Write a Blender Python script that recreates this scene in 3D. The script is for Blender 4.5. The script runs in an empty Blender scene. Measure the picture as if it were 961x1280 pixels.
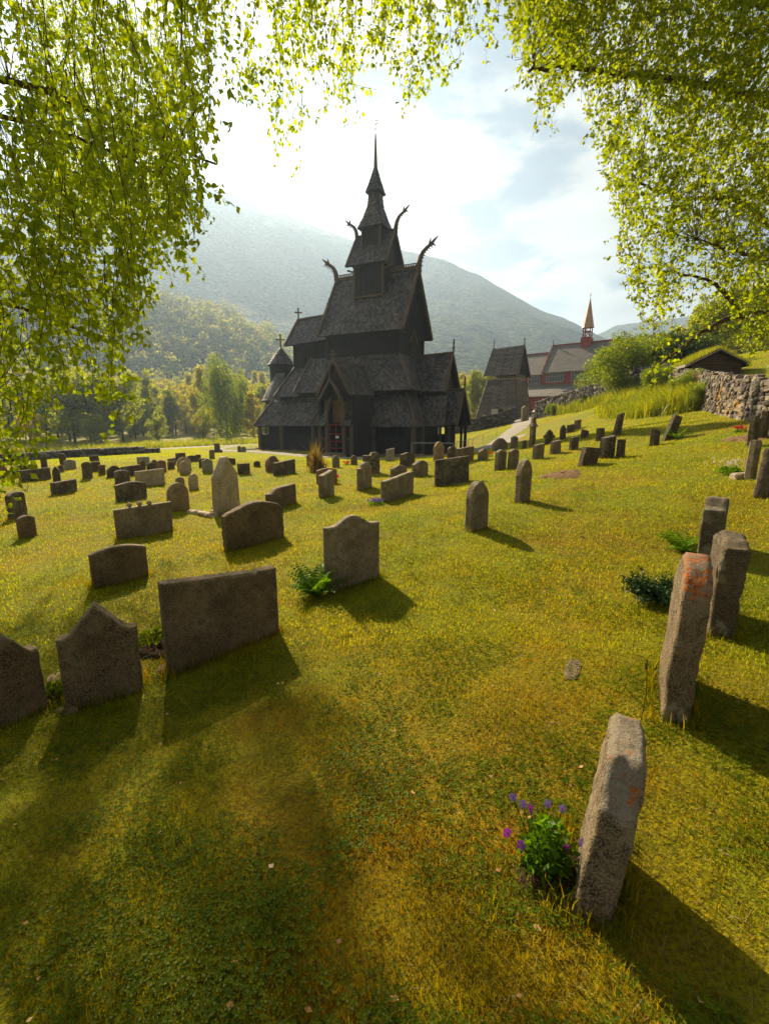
import bpy, math, random
import numpy as np
from mathutils import Vector, Matrix, noise as mnoise
R = math.radians
rng = np.random.default_rng(7)
random.seed(7)
scn = bpy.context.scene
COL = scn.collection

# ------------------------------------------------------------------ camera
PITCH = R(11.54); FPX = 570.0; CZ = 2.4933
cam_d = bpy.data.cameras.new('camera')
cam = bpy.data.objects.new('camera', cam_d); COL.objects.link(cam)
cam.location = (0, 0, CZ); cam.rotation_euler = (R(90) - PITCH, 0, 0)
cam_d.sensor_fit = 'VERTICAL'; cam_d.sensor_height = 36.0
cam_d.lens = FPX / 1280 * 36.0
cam_d.clip_start = 0.05; cam_d.clip_end = 12000
scn.camera = cam

# ------------------------------------------------------------------ sky, sun, exposure
SUN_AZ = R(-24.0)      # to the left of straight ahead
SUN_EL = R(33.0)
SUN_DIR = Vector((math.sin(SUN_AZ) * math.cos(SUN_EL), math.cos(SUN_AZ) * math.cos(SUN_EL), math.sin(SUN_EL)))
scn.view_settings.view_transform = 'Standard'
scn.view_settings.look = 'None'
scn.view_settings.gamma = 1
scn.view_settings.use_curve_mapping = False
scn.view_settings.exposure = 1.66
world = bpy.data.worlds.new('World'); scn.world = world; world.use_nodes = True
wt = world.node_tree; wt.nodes.clear()
def wn(t, **k):
    n = wt.nodes.new(t)
    for a, b in k.items(): setattr(n, a, b)
    return n
sky = wn('ShaderNodeTexSky'); sky.sky_type = 'NISHITA'; sky.sun_disc = False
sky.sun_elevation = SUN_EL; sky.sun_rotation = SUN_AZ
sky.air_density = 1.0; sky.dust_density = 0.4; sky.ozone_density = 1.0
tc = wn('ShaderNodeTexCoord')
sep = wn('ShaderNodeSeparateXYZ'); wt.links.new(tc.outputs['Generated'], sep.inputs[0])
def wmath(op, a, b=None, clamp=False):
    n = wn('ShaderNodeMath', operation=op); n.use_clamp = clamp
    for i, v in enumerate((a, b)):
        if v is None: continue
        if isinstance(v, (int, float)): n.inputs[i].default_value = v
        else: wt.links.new(v, n.inputs[i])
    return n.outputs[0]
zz = wmath('ADD', wmath('MAXIMUM', sep.outputs[2], 0.0), 0.12)
cx_ = wmath('DIVIDE', sep.outputs[0], zz); cy_ = wmath('DIVIDE', sep.outputs[1], zz)
comb = wn('ShaderNodeCombineXYZ'); wt.links.new(cx_, comb.inputs[0]); wt.links.new(cy_, comb.inputs[1])
nz = wn('ShaderNodeTexNoise'); nz.inputs['Scale'].default_value = 1.7; nz.inputs['Detail'].default_value = 9
nz.inputs['Roughness'].default_value = 0.56; nz.inputs['Distortion'].default_value = 0.25
wt.links.new(comb.outputs[0], nz.inputs['Vector'])
rmp = wn('ShaderNodeMapRange'); rmp.interpolation_type = 'SMOOTHSTEP'
rmp.inputs['From Min'].default_value = 0.42; rmp.inputs['From Max'].default_value = 0.52
wt.links.new(nz.outputs['Fac'], rmp.inputs['Value'])
nz2 = wn('ShaderNodeTexNoise'); nz2.inputs['Scale'].default_value = 3.0; nz2.inputs['Detail'].default_value = 6
wt.links.new(comb.outputs[0], nz2.inputs['Vector'])
cl = wn('ShaderNodeValToRGB'); e = cl.color_ramp.elements
e[0].position = 0.3; e[0].color = (1.9, 1.85, 1.8, 1); e[1].position = 0.66; e[1].color = (4.9, 4.4, 3.9, 1)
wt.links.new(nz2.outputs['Fac'], cl.inputs['Fac'])
mx = wn('ShaderNodeMix', data_type='RGBA'); wt.links.new(rmp.outputs[0], mx.inputs['Factor'])
addsky = wn('ShaderNodeMix', data_type='RGBA', blend_type='ADD'); addsky.inputs['Factor'].default_value = 0.05
wt.links.new(cl.outputs['Color'], addsky.inputs['A']); wt.links.new(sky.outputs[0], addsky.inputs['B'])
tint = wn('ShaderNodeMix', data_type='RGBA', blend_type='MULTIPLY'); tint.inputs['Factor'].default_value = 1
wt.links.new(sky.outputs[0], tint.inputs['A']); tint.inputs['B'].default_value = (.08, .15, .25, 1)
wt.links.new(tint.outputs['Result'], mx.inputs['A']); wt.links.new(addsky.outputs['Result'], mx.inputs['B'])
bg = wn('ShaderNodeBackground'); bg.inputs['Strength'].default_value = 0.05
wt.links.new(mx.outputs['Result'], bg.inputs['Color'])
wo = wn('ShaderNodeOutputWorld'); wt.links.new(bg.outputs[0], wo.inputs['Surface'])

sd = bpy.data.lights.new('sun', 'SUN'); sd.energy = 5.0; sd.angle = R(0.53); sd.color = (1.0, 0.84, 0.61)
sun = bpy.data.objects.new('sun', sd); COL.objects.link(sun)
sun.rotation_euler = SUN_DIR.to_track_quat('Z', 'Y').to_euler()

# ------------------------------------------------------------------ tagging helpers
def tag(o, label=None, cat=None, group=None, kind=None):
    if label: o['label'] = label
    if cat: o['category'] = cat
    if group: o['group'] = group
    if kind: o['kind'] = kind
    return o
def thing(name, loc, rz=0, label=None, cat=None, group=None):
    o = bpy.data.objects.new(name, None); COL.objects.link(o)
    o.location = loc; o.rotation_euler = (0, 0, rz); o.empty_display_size = .2
    return tag(o, label, cat, group)
def link_mesh(name, me, mat, parent=None, loc=None):
    o = bpy.data.objects.new(name, me); COL.objects.link(o)
    if mat is not None:
        for m in (mat if isinstance(mat, (list, tuple)) else [mat]): me.materials.append(m)
    if parent: o.parent = parent
    if loc is not None: o.location = loc
    return o

class MB:
    """collects faces for one mesh"""
    def __init__(s): s.v = []; s.f = []; s.marks = []
    def add(s, vs, fs):
        b = len(s.v); s.marks.append((b, len(s.f))); s.v += [tuple(v) for v in vs]; s.f += [tuple(i + b for i in f) for f in fs]; return s
    def box(s, x0, x1, y0, y1, z0, z1):
        return s.add([(x0,y0,z0),(x1,y0,z0),(x1,y1,z0),(x0,y1,z0),(x0,y0,z1),(x1,y0,z1),(x1,y1,z1),(x0,y1,z1)],
                     [(0,3,2,1),(4,5,6,7),(0,1,5,4),(1,2,6,5),(2,3,7,6),(3,0,4,7)])
    def beam(s, p, q, w, h, up=(0, 0, 1)):
        p = Vector(p); q = Vector(q); d = (q - p).normalized(); up = Vector(up)
        sx = d.cross(up)
        if sx.length < 1e-4: sx = d.cross(Vector((1, 0, 0)))
        sx.normalize(); u = sx.cross(d).normalized()
        a = sx * (w / 2); b = u * (h / 2)
        vs = [p-a-b, p+a-b, p+a+b, p-a+b, q-a-b, q+a-b, q+a+b, q-a+b]
        return s.add(vs, [(0,1,2,3)[::-1],(4,5,6,7),(0,1,5,4),(1,2,6,5),(2,3,7,6),(3,0,4,7)])
    def poly(s, pts): return s.add(pts, [tuple(range(len(pts)))])
    def slab(s, pts, th):
        """polygon thickened downwards along its normal"""
        P = [Vector(p) for p in pts]; n = (P[1]-P[0]).cross(P[2]-P[0])
        for i in range(1, len(P)-1):
            n2 = (P[i]-P[0]).cross(P[i+1]-P[0])
            if n2.length > n.length: n = n2
        n.normalize()
        if n.z < 0: n = -n; P = P[::-1]
        L = len(P); vs = P + [p - n*th for p in P]
        fs = [tuple(range(L)), tuple(range(2*L-1, L-1, -1))]
        fs += [(i, L+i, L+(i+1) % L, (i+1) % L) for i in range(L)]
        return s.add(vs, fs)
    def tube(s, pts, rad, n=6, cap=True):
        P = [Vector(p) for p in pts]; rings = []
        for i, p in enumerate(P):
            d = (P[min(i+1, len(P)-1)] - P[max(i-1, 0)]).normalized()
            a = d.cross(Vector((0.13, 0.31, 1))).normalized()
            if a.length < .5: a = d.cross(Vector((1, 0, 0))).normalized()
            b = d.cross(a); r = rad[i] if isinstance(rad, (list, tuple)) else rad
            rings.append([p + a*(r*math.cos(2*math.pi*k/n)) + b*(r*math.sin(2*math.pi*k/n)) for k in range(n)])
        vs = [v for r_ in rings for v in r_]; fs = []
        for i in range(len(P)-1):
            for k in range(n):
                k2 = (k+1) % n; fs.append((i*n+k, i*n+k2, (i+1)*n+k2, (i+1)*n+k))
        if cap: fs += [tuple(range(n))[::-1], tuple((len(P)-1)*n+k for k in range(n))]
        return s.add(vs, fs)
    def lathe(s, prof, n=10, c=(0, 0, 0), rot=0):
        vs = []
        for r, z in prof:
            for k in range(n):
                a = 2*math.pi*k/n + rot; vs.append((c[0]+r*math.cos(a), c[1]+r*math.sin(a), c[2]+z))
        fs = []
        for i in range(len(prof)-1):
            for k in range(n):
                k2 = (k+1) % n; fs.append((i*n+k, i*n+k2, (i+1)*n+k2, (i+1)*n+k))
        fs += [tuple(range(n))[::-1], tuple((len(prof)-1)*n+k for k in range(n))]
        return s.add(vs, fs)
    def split(s, name, mat, parent=None):
        """every added piece becomes a part of its own"""
        out = []
        for i, (v0, f0) in enumerate(s.marks):
            v1, f1 = s.marks[i+1] if i+1 < len(s.marks) else (len(s.v), len(s.f))
            m = MB(); m.add(s.v[v0:v1], [tuple(k-v0 for k in f) for f in s.f[f0:f1]]); out.append(m.build(name, mat, parent))
        return out
    def build(s, name, mat, parent=None, smooth=False, loc=None):
        me = bpy.data.meshes.new(name); me.from_pydata(s.v, [], s.f); me.validate()
        if smooth: me.shade_smooth()
        return link_mesh(name, me, mat, parent, loc)

def np_mesh(name, V, F, rnd=None, smooth=False):
    """V (n,3); F (m,k) equal sided faces"""
    me = bpy.data.meshes.new(name); V = np.asarray(V, np.float32); F = np.asarray(F, np.int32)
    m, k = F.shape
    me.vertices.add(len(V)); me.vertices.foreach_set('co', V.ravel())
    me.loops.add(m*k); me.loops.foreach_set('vertex_index', F.ravel())
    me.polygons.add(m); me.polygons.foreach_set('loop_start', np.arange(0, m*k, k, dtype=np.int32))
    me.polygons.foreach_set('loop_total', np.full(m, k, np.int32))
    if rnd is not None:
        a = me.attributes.new('rnd', 'FLOAT', 'FACE'); a.data.foreach_set('value', np.asarray(rnd, np.float32))
    me.update(calc_edges=True)
    if smooth: me.shade_smooth()
    return me

# ------------------------------------------------------------------ materials
class NT:
    def __init__(s, name):
        s.m = bpy.data.materials.new(name); s.m.use_nodes = True; s.t = s.m.node_tree; s.t.nodes.clear()
        s.out = s.n('ShaderNodeOutputMaterial')
        s.tc = s.n('ShaderNodeTexCoord')
        g = s.n('ShaderNodeNewGeometry'); s.geo = g
        s.pos = g.outputs['Position']; s.obj = s.tc.outputs['Object']
    def n(s, t, **k):
        n = s.t.nodes.new(t)
        for a, b in k.items(): setattr(n, a, b)
        return n
    def l(s, a, b): s.t.links.new(a, b)
    def noise(s, scale, detail=4, rough=.55, vec=None, dist=0, stretch=None):
        n = s.n('ShaderNodeTexNoise'); n.inputs['Scale'].default_value = scale; n.inputs['Detail'].default_value = detail
        n.inputs['Roughness'].default_value = rough; n.inputs['Distortion'].default_value = dist
        v = vec or s.obj
        if stretch:
            mp = s.n('ShaderNodeMapping'); mp.inputs['Scale'].default_value = stretch; s.l(v, mp.inputs[0]); v = mp.outputs[0]
        s.l(v, n.inputs['Vector']); return n.outputs['Fac']
    def vor(s, scale, vec=None, feature='F1', out='Distance'):
        n = s.n('ShaderNodeTexVoronoi', feature=feature); n.inputs['Scale'].default_value = scale
        s.l(vec or s.obj, n.inputs['Vector']); return n.outputs[out]
    def attr(s, name='rnd'):
        n = s.n('ShaderNodeAttribute'); n.attribute_name = name; return n.outputs['Fac']
    def ramp(s, fac, stops):
        r = s.n('ShaderNodeValToRGB'); el = r.color_ramp.elements
        while len(el) < len(stops): el.new(.5)
        for i, (p, c) in enumerate(stops):
            el[i].position = p; el[i].color = (*c, 1) if len(c) == 3 else c
        s.l(fac, r.inputs['Fac']); return r.outputs['Color']
    def rng(s, fac, a, b, c=0, d=1, smooth=True):
        r = s.n('ShaderNodeMapRange'); r.interpolation_type = 'SMOOTHSTEP' if smooth else 'LINEAR'
        for k, v in zip(('From Min', 'From Max', 'To Min', 'To Max'), (a, b, c, d)): r.inputs[k].default_value = v
        s.l(fac, r.inputs['Value']); return r.outputs[0]
    def math(s, op, a, b=None):
        n = s.n('ShaderNodeMath', operation=op)
        for i, v in enumerate((a, b)):
            if v is None: continue
            if isinstance(v, (int, float)): n.inputs[i].default_value = v
            else: s.l(v, n.inputs[i])
        return n.outputs[0]
    def mix(s, f, a, b, bt='MIX'):
        n = s.n('ShaderNodeMix', data_type='RGBA', blend_type=bt)
        for k, v in (('Factor', f), ('A', a), ('B', b)):
            if isinstance(v, (int, float)): n.inputs[k].default_value = v
            elif isinstance(v, tuple): n.inputs[k].default_value = (*v, 1) if len(v) == 3 else v
            else: s.l(v, n.inputs[k])
        return n.outputs['Result']
    def bump(s, h, strength=.5, dist=.02, normal=None):
        b = s.n('ShaderNodeBump'); b.inputs['Strength'].default_value = strength; b.inputs['Distance'].default_value = dist
        s.l(h, b.inputs['Height'])
        if normal: s.l(normal, b.inputs['Normal'])
        return b.outputs[0]
    def principled(s, col, rough=.8, normal=None, spec=.3, metal=0):
        p = s.n('ShaderNodeBsdfPrincipled')
        if isinstance(col, tuple): p.inputs['Base Color'].default_value = (*col, 1)
        else: s.l(col, p.inputs['Base Color'])
        if isinstance(rough, (int, float)): p.inputs['Roughness'].default_value = rough
        else: s.l(rough, p.inputs['Roughness'])
        p.inputs['Specular IOR Level'].default_value = spec; p.inputs['Metallic'].default_value = metal
        if normal: s.l(normal, p.inputs['Normal'])
        s.l(p.outputs[0], s.out.inputs['Surface']); return s.m
    def leaf(s, col, trans=.5, tcol=None, gloss=.06):
        d = s.n('ShaderNodeBsdfDiffuse'); t = s.n('ShaderNodeBsdfTranslucent'); s.l(col, d.inputs['Color'])
        tc = tcol or col; s.l(tc, t.inputs['Color'])
        m = s.n('ShaderNodeMixShader'); m.inputs[0].default_value = trans
        s.l(d.outputs[0], m.inputs[1]); s.l(t.outputs[0], m.inputs[2])
        g = s.n('ShaderNodeBsdfGlossy'); g.inputs['Roughness'].default_value = .4
        m2 = s.n('ShaderNodeMixShader'); m2.inputs[0].default_value = gloss
        s.l(m.outputs[0], m2.inputs[1]); s.l(g.outputs[0], m2.inputs[2])
        s.l(m2.outputs[0], s.out.inputs['Surface']); return s.m

def m_leaf(name, c1, c2, trans=.5, tboost=(1.6, 1.5, .5), scale=.6, gloss=.05):
    k = NT(name); f = k.math('ADD', k.math('MULTIPLY', k.attr(), .55), k.math('MULTIPLY', k.noise(scale, 2), .5))
    c = k.ramp(f, [(.2, c1), (.8, c2)])
    t = k.mix(1.0, c, (*tboost,), 'MULTIPLY')
    return k.leaf(c, trans, t, gloss)

M = {}
def build_materials():
    # short turf sheet
    k = NT('turf')
    n1 = k.noise(.55, 5, .6, k.pos); n2 = k.noise(7, 6, .7, k.pos); n3 = k.noise(60, 4, .7, k.pos)
    c = k.ramp(n1, [(.30, (.16, .20, .003)), (.46, (.25, .25, .003)), (.58, (.29, .23, .004)), (.72, (.27, .16, .007))])
    c = k.mix(k.rng(n2, .40, .72, .0, .5), c, (.09, .12, .005))
    c = k.mix(k.rng(n3, .42, .62, 0, .6), c, (.04, .032, .008))
    h = k.math('ADD', k.math('MULTIPLY', n2, .6), n3)
    M['turf'] = k.principled(c, .9, k.bump(h, .9, .05), .1)
    # soil
    k = NT('soil'); n = k.noise(30, 6, .7, k.pos)
    M['soil'] = k.principled(k.ramp(n, [(.3, (.02, .012, .006)), (.7, (.075, .045, .022))]), .95, k.bump(n, 1, .03), .1)
    k = NT('dirt'); n = k.noise(9, 6, .7, k.pos)
    M['dirt'] = k.principled(k.ramp(n, [(.3, (.06, .03, .012)), (.7, (.22, .13, .06))]), .95, k.bump(n, 1, .03), .1)
    k = NT('gravel'); n = k.noise(2.5, 6, .7, k.pos); v = k.vor(28, k.pos)
    M['gravel'] = k.principled(k.mix(k.rng(v, .2, .6), k.ramp(n, [(.3, (.30, .27, .22)), (.7, (.42, .38, .31))]), (.25, .22, .18)), .95, k.bump(v, .6, .02), .1)
    k = NT('asphalt'); n = k.noise(1.2, 6, .7, k.pos)
    M['asphalt'] = k.principled(k.ramp(n, [(.3, (.17, .16, .145)), (.7, (.24, .22, .20))]), .9, None, .2)
    # tarred wood
    def wood(name, a, b, bscale=1., warm=None):
        k = NT(name); n = k.noise(1.1, 5, .65); g = k.noise(3, 5, .7, stretch=(9, 9, .7))
        f = k.math('ADD', k.math('MULTIPLY', n, .5), k.math('MULTIPLY', g, .5))
        c = k.ramp(f, [(.32, a), (.68, b)])
        M[name] = k.principled(c, .75, k.bump(g, .5*bscale, .02), .25)
    wood('tarred_wall', (.016, .014, .012), (.040, .034, .028))
    wood('tarred_board', (.050, .037, .026), (.15, .105, .068))
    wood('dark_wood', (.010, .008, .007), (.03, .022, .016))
    wood('tan_wood', (.10, .05, .022), (.22, .12, .05))
    wood('grey_wood', (.20, .17, .12), (.38, .32, .24))
    wood('log_wood', (.05, .028, .014), (.14, .08, .04))
    def shingle(name, a, b, d, e):
        k = NT(name); n = k.noise(.9, 5, .65); r = k.attr(); g = k.noise(5, 4, .7)
        f = k.math('ADD', k.math('MULTIPLY', r, .6), k.math('MULTIPLY', g, .3))
        c = k.mix(k.rng(n, .42, .66, 0, .75), k.ramp(f, [(.2, a), (.85, b)]), k.ramp(f, [(.2, d), (.85, e)]))
        M[name] = k.principled(c, .58, k.bump(g, .3, .02), .45)
    shingle('shingle', (.026, .022, .018), (.125, .102, .083), (.05, .041, .034), (.235, .185, .145))
    shingle('tower_shingle', (.05, .037, .025), (.12, .088, .060), (.10, .07, .046), (.22, .155, .10))
    k = NT('slate'); n = k.noise(.8, 6, .7); b = k.n('ShaderNodeTexBrick'); b.inputs['Scale'].default_value = 1
    b.inputs['Color1'].default_value = (.16, .14, .115, 1); b.inputs['Color2'].default_value = (.11, .10, .085, 1)
    b.inputs['Mortar'].default_value = (.05, .045, .04, 1); b.inputs['Brick Width'].default_value = .4; b.inputs['Row Height'].default_value = .3
    b.inputs['Mortar Size'].default_value = .02
    mp = k.n('ShaderNodeMapping'); mp.inputs['Rotation'].default_value = (R(90), 0, 0); k.l(k.obj, mp.inputs[0]); k.l(mp.outputs[0], b.inputs[0])
    M['slate'] = k.principled(k.mix(k.rng(n, .4, .65, 0, .6), b.outputs[0], (.17, .14, .09)), .7, k.bump(b.outputs['Fac'], .3, .02), .3)
    def paint(name, a, b):
        k = NT(name); n = k.noise(1.5, 5, .6); g = k.n('ShaderNodeTexWave', wave_type='BANDS', bands_direction='X')
        g.inputs['Scale'].default_value = 2.2; k.l(k.obj, g.inputs[0])
        M[name] = k.principled(k.ramp(n, [(.3, a), (.7, b)]), .6, k.bump(g.outputs['Fac'], .3, .02), .3)
    paint('red_paint', (.20, .028, .020), (.30, .045, .032))
    paint('pale_paint', (.36, .32, .26), (.46, .42, .34))
    k = NT('glass'); M['glass'] = k.principled((.05, .06, .06), .12, None, .6)
    k = NT('copper'); n = k.noise(1.5, 4); M['copper'] = k.principled(k.ramp(n, [(.3, (.34, .20, .12)), (.7, (.45, .28, .18))]), .5, None, .4)
    k = NT('iron'); M['iron'] = k.principled((.03, .028, .026), .55, None, .4)
    k = NT('metal_rail'); M['metal_rail'] = k.principled((.25, .24, .22), .5, None, .4, .6)
    k = NT('gold'); M['gold'] = k.principled((.6, .4, .15), .35, None, .5, .9)
    k = NT('white_paper'); M['white_paper'] = k.principled((.6, .58, .5), .7)
    k = NT('bark'); n = k.noise(6, 6, .7, stretch=(1, 1, .35))
    M['bark'] = k.principled(k.ramp(n, [(.35, (.05, .035, .022)), (.7, (.16, .12, .08))]), .9, k.bump(n, .8, .03), .1)
    k = NT('birch_bark'); n = k.noise(4, 6, .7, stretch=(.5, .5, 3))
    M['birch_bark'] = k.principled(k.ramp(n, [(.40, (.03, .025, .02)), (.55, (.42, .39, .34))]), .8, k.bump(n, .5, .02), .1)
    k = NT('twig'); M['twig'] = k.principled((.07, .035, .02), .8, None, .2)
    # dry stone
    k = NT('dry_stone'); n = k.noise(5, 6, .7); r = k.attr(); o = k.noise(1.3, 4, .6)
    c = k.ramp(k.math('ADD', k.math('MULTIPLY', r, .6), k.math('MULTIPLY', n, .45)), [(.2, (.05, .04, .03)), (.55, (.14, .11, .08)), (.85, (.27, .225, .165))])
    c = k.mix(k.rng(o, .58, .68, 0, .8), c, (.36, .20, .03))
    M['dry_stone'] = k.principled(c, .9, k.bump(n, .8, .03), .2)
    M['dark_stone_wall'] = None
    k = NT('dark_stone_wall'); n = k.noise(5, 6, .7); r = k.attr(); o = k.noise(1.3, 4, .6)
    c = k.ramp(k.math('ADD', k.math('MULTIPLY', r, .6), k.math('MULTIPLY', n, .45)), [(.2, (.045, .040, .032)), (.55, (.11, .095, .075)), (.85, (.24, .21, .17))])
    c = k.mix(k.rng(o, .60, .70, 0, .8), c, (.18, .17, .03))
    M['dark_stone_wall'] = k.principled(c, .9, k.bump(n, .8, .03), .2)
    # gravestone stones
    def grave(name, a, b, lich=(.30, .28, .20), lf=(.56, .66), spot=(.02, .018, .012), rough_bump=.6, orange=0):
        k = NT(name); n = k.noise(3.2, 7, .68); n2 = k.noise(22, 6, .75); g = k.noise(140, 3, .6); s = k.noise(9, 4, .6)
        v = k.vor(11)
        c = k.ramp(n, [(.40, tuple(x*.7 for x in a)), (.60, b)])
        c = k.mix(k.rng(n2, .48, .62, 0, .75), c, spot)
        c = k.mix(k.math('MULTIPLY', k.rng(s, lf[0], lf[1], 0, .75), k.rng(n2, .35, .6, .3, 1)), c, lich)
        c = k.mix(k.rng(g, .42, .60, 0, .55), c, tuple(x*1.9 for x in b))
        c = k.mix(k.rng(v, .02, .13, .55, 0), c, spot)
        if orange:
            sp = k.n('ShaderNodeSeparateXYZ'); k.l(k.geo.outputs['Normal'], sp.inputs[0])
            up = k.rng(sp.outputs[2], .22, .5)
            o = k.math('MULTIPLY', k.rng(k.noise(13, 6, .7, dist=.6), .58-.18*orange, .64-.16*orange), k.rng(k.vor(38), .45, .62, 1, .25))
            om = k.math('MULTIPLY', up, o)
            oc = k.ramp(k.noise(40, 3), [(.3, (.20, .045, .006)), (.7, (.42, .13, .014))])
            c = k.mix(om, k.mix(k.math('MULTIPLY', up, .6), c, (.20, .17, .12)), oc)
        h = k.math('ADD', k.math('MULTIPLY', n2, 1.2), k.math('MULTIPLY', g, .35))
        M[name] = k.principled(c, .88, k.bump(h, min(1, rough_bump*1.5), .014), .2)
    grave('stone_dark', (0.047, 0.037, 0.022), (0.113, 0.083, 0.047))
    grave('stone_grey', (0.113, 0.088, 0.051), (0.220, 0.171, 0.100))
    grave('stone_light', (0.262, 0.214, 0.127), (0.393, 0.310, 0.191), lich=(.2, .17, .12))
    grave('stone_blue', (0.178, 0.171, 0.127), (0.285, 0.257, 0.191), lich=(.15, .14, .11), rough_bump=.3)
    grave('stone_brown', (0.071, 0.050, 0.026), (0.160, 0.113, 0.057), lich=(.20, .17, .10))
    grave('stone_red', (.13, .075, .045), (.24, .13, .075), lich=(.35, .28, .18))
    grave('stone_mottled', (0.042, 0.033, 0.020), (0.106, 0.083, 0.050), lich=(.24, .21, .15), lf=(.48, .58))
    grave('stone_ochre', (.18, .12, .06), (.30, .20, .11))
    grave('stone_orange', (0.093, 0.067, 0.036), (0.176, 0.126, 0.070), orange=1)
    grave('stone_orange_light', (0.102, 0.075, 0.042), (0.204, 0.151, 0.089), orange=.1)
    grave('stone_slab', (0.155, 0.113, 0.068), (0.262, 0.193, 0.118))
    # foliage
    M['leaf_birch'] = m_leaf('leaf_birch', (.12, .17, .005), (.25, .29, .009), .68, (2.5, 2.4, .4), 1.3, .02)
    M['leaf_birch_right'] = m_leaf('leaf_birch_right', (.10, .15, .006), (.21, .25, .008), .62, (2.3, 2.1, .3), 1.0, .02)
    M['leaf_forest'] = m_leaf('leaf_forest', (.10, .14, .012), (.24, .27, .025), .6, (2.0, 1.8, .4), .35, .02)
    M['leaf_forest_warm'] = m_leaf('leaf_forest_warm', (.16, .16, .015), (.32, .30, .035), .6, (1.9, 1.7, .4), .35, .02)
    M['leaf_hill'] = m_leaf('leaf_hill', (.09, .115, .016), (.21, .215, .035), .55, (1.9, 1.7, .5), .02, .01)
    M['leaf_spruce'] = m_leaf('leaf_spruce', (.015, .028, .010), (.04, .06, .018), .15, (1.2, 1.2, .5), .6, .02)
    M['leaf_bright'] = m_leaf('leaf_bright', (.08, .14, .004), (.24, .28, .008), .5, (1.6, 1.5, .4), .9, .03)
    M['leaf_dark'] = m_leaf('leaf_dark', (.02, .045, .012), (.045, .08, .02), .3, (1.2, 1.3, .5), .8, .02)
    k = NT('blade'); f_ = k.math('ADD', k.math('MULTIPLY', k.attr(), .6), k.math('MULTIPLY', k.noise(6, 3, .6, k.pos), .45))
    c = k.ramp(f_, [(.18, (.030, .055, .003)), (.45, (.09, .115, .004)), (.80, (.22, .185, .006))])
    c = k.mix(k.rng(k.noise(.75, 5, .65, k.pos), .50, .64, 0, .8), c, (.19, .115, .010))
    M['blade'] = k.leaf(c, .5, k.mix(1.0, c, (2.4, 1.9, .2), 'MULTIPLY'), .006)  # olive-brown near grass; foreground dimness is also put into this colour
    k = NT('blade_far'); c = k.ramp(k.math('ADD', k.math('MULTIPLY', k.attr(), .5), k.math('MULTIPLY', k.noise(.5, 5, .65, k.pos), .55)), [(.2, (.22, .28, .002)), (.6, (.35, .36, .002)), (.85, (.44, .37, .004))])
    M['blade_far'] = k.leaf(c, .5, k.mix(1.0, c, (1.7, 1.6, .2), 'MULTIPLY'), .004)  # brighter copy of the near grass, sunlit look put into the colour
    M['unused_blade'] = m_leaf('seed_blade', (.06, .10, .003), (.25, .22, .006), .5, (2.2, 1.8, .25), .7, .008)
    M['blade_dry'] = m_leaf('blade_dry', (.12, .085, .02), (.27, .20, .05), .4, (1.5, 1.25, .5), 2, .02)
    M['clover'] = m_leaf('clover', (.04, .075, .003), (.12, .15, .005), .45, (1.9, 1.9, .25), 3, .004)
    M['juniper'] = m_leaf('juniper', (.012, .035, .010), (.035, .075, .018), .2, (1.2, 1.4, .5), 6, .03)
    M['fern'] = m_leaf('fern', (.04, .10, .005), (.10, .18, .008), .5, (1.8, 1.8, .25), 5, .008)
    M['tall_grass'] = m_leaf('tall_grass', (.12, .17, .005), (.33, .31, .010), .5, (1.7, 1.6, .3), 1.2, .02)
    M['dead_leaf'] = m_leaf('dead_leaf', (.35, .17, .05), (.5, .3, .12), .3, (1.2, 1, .6), 9, .02)
    for nme, cc in (('petal_purple', (.30, .02, .38)), ('petal_violet', (.16, .10, .34)), ('petal_white', (.75, .70, .52)), ('petal_red', (.6, .03, .02)), ('petal_cream', (.7, .55, .35)), ('petal_yellow', (.7, .4, .02))):
        k = NT(nme); c = k.ramp(k.noise(60, 2), [(.3, tuple(x*.7 for x in cc)), (.7, cc)]); M[nme] = k.leaf(c, .4)
    # mountain forest
    def mountain(name, a, b, rock):
        k = NT(name); v = k.vor(.15, k.pos); v2 = k.vor(.07, k.pos); n = k.noise(.006, 6, .65, k.pos); n2 = k.noise(.03, 5, .6, k.pos)
        c = k.ramp(n2, [(.3, a), (.7, b)])
        c = k.mix(k.rng(v, .1, .8, .0, .75), c, tuple(x*.35 for x in a))
        c = k.mix(k.rng(n, .60, .70, 0, .6), c, rock)
        h = k.math('ADD', k.math('MULTIPLY', v, -1.0), k.math('MULTIPLY', v2, -1.2))
        M[name] = k.principled(c, .95, k.bump(h, 1, 9), .02)
    mountain('mountain_forest', (.035, .055, .018), (.10, .125, .03), (.13, .13, .045))
    mountain('hill_forest', (.05, .06, .018), (.15, .14, .035), (.16, .12, .06))
build_materials()

# ------------------------------------------------------------------ camera ray maths (to measure places in the scene)
def ray(px, py):
    X = (px - 480.5) / FPX; U = (640 - py) / FPX
    return np.array([X, U*math.sin(PITCH) + math.cos(PITCH), U*math.cos(PITCH) - math.sin(PITCH)])
def P3(px, py, D):
    d = ray(px, py); return np.array([0, 0, CZ]) + d * D / d[1]
def proj(p):
    x, y, z = p[0], p[1], p[2] - CZ
    d = y*math.cos(PITCH) - z*math.sin(PITCH); u = y*math.sin(PITCH) + z*math.cos(PITCH)
    return 480.5 + FPX*x/d, 640 - FPX*u/d

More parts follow.
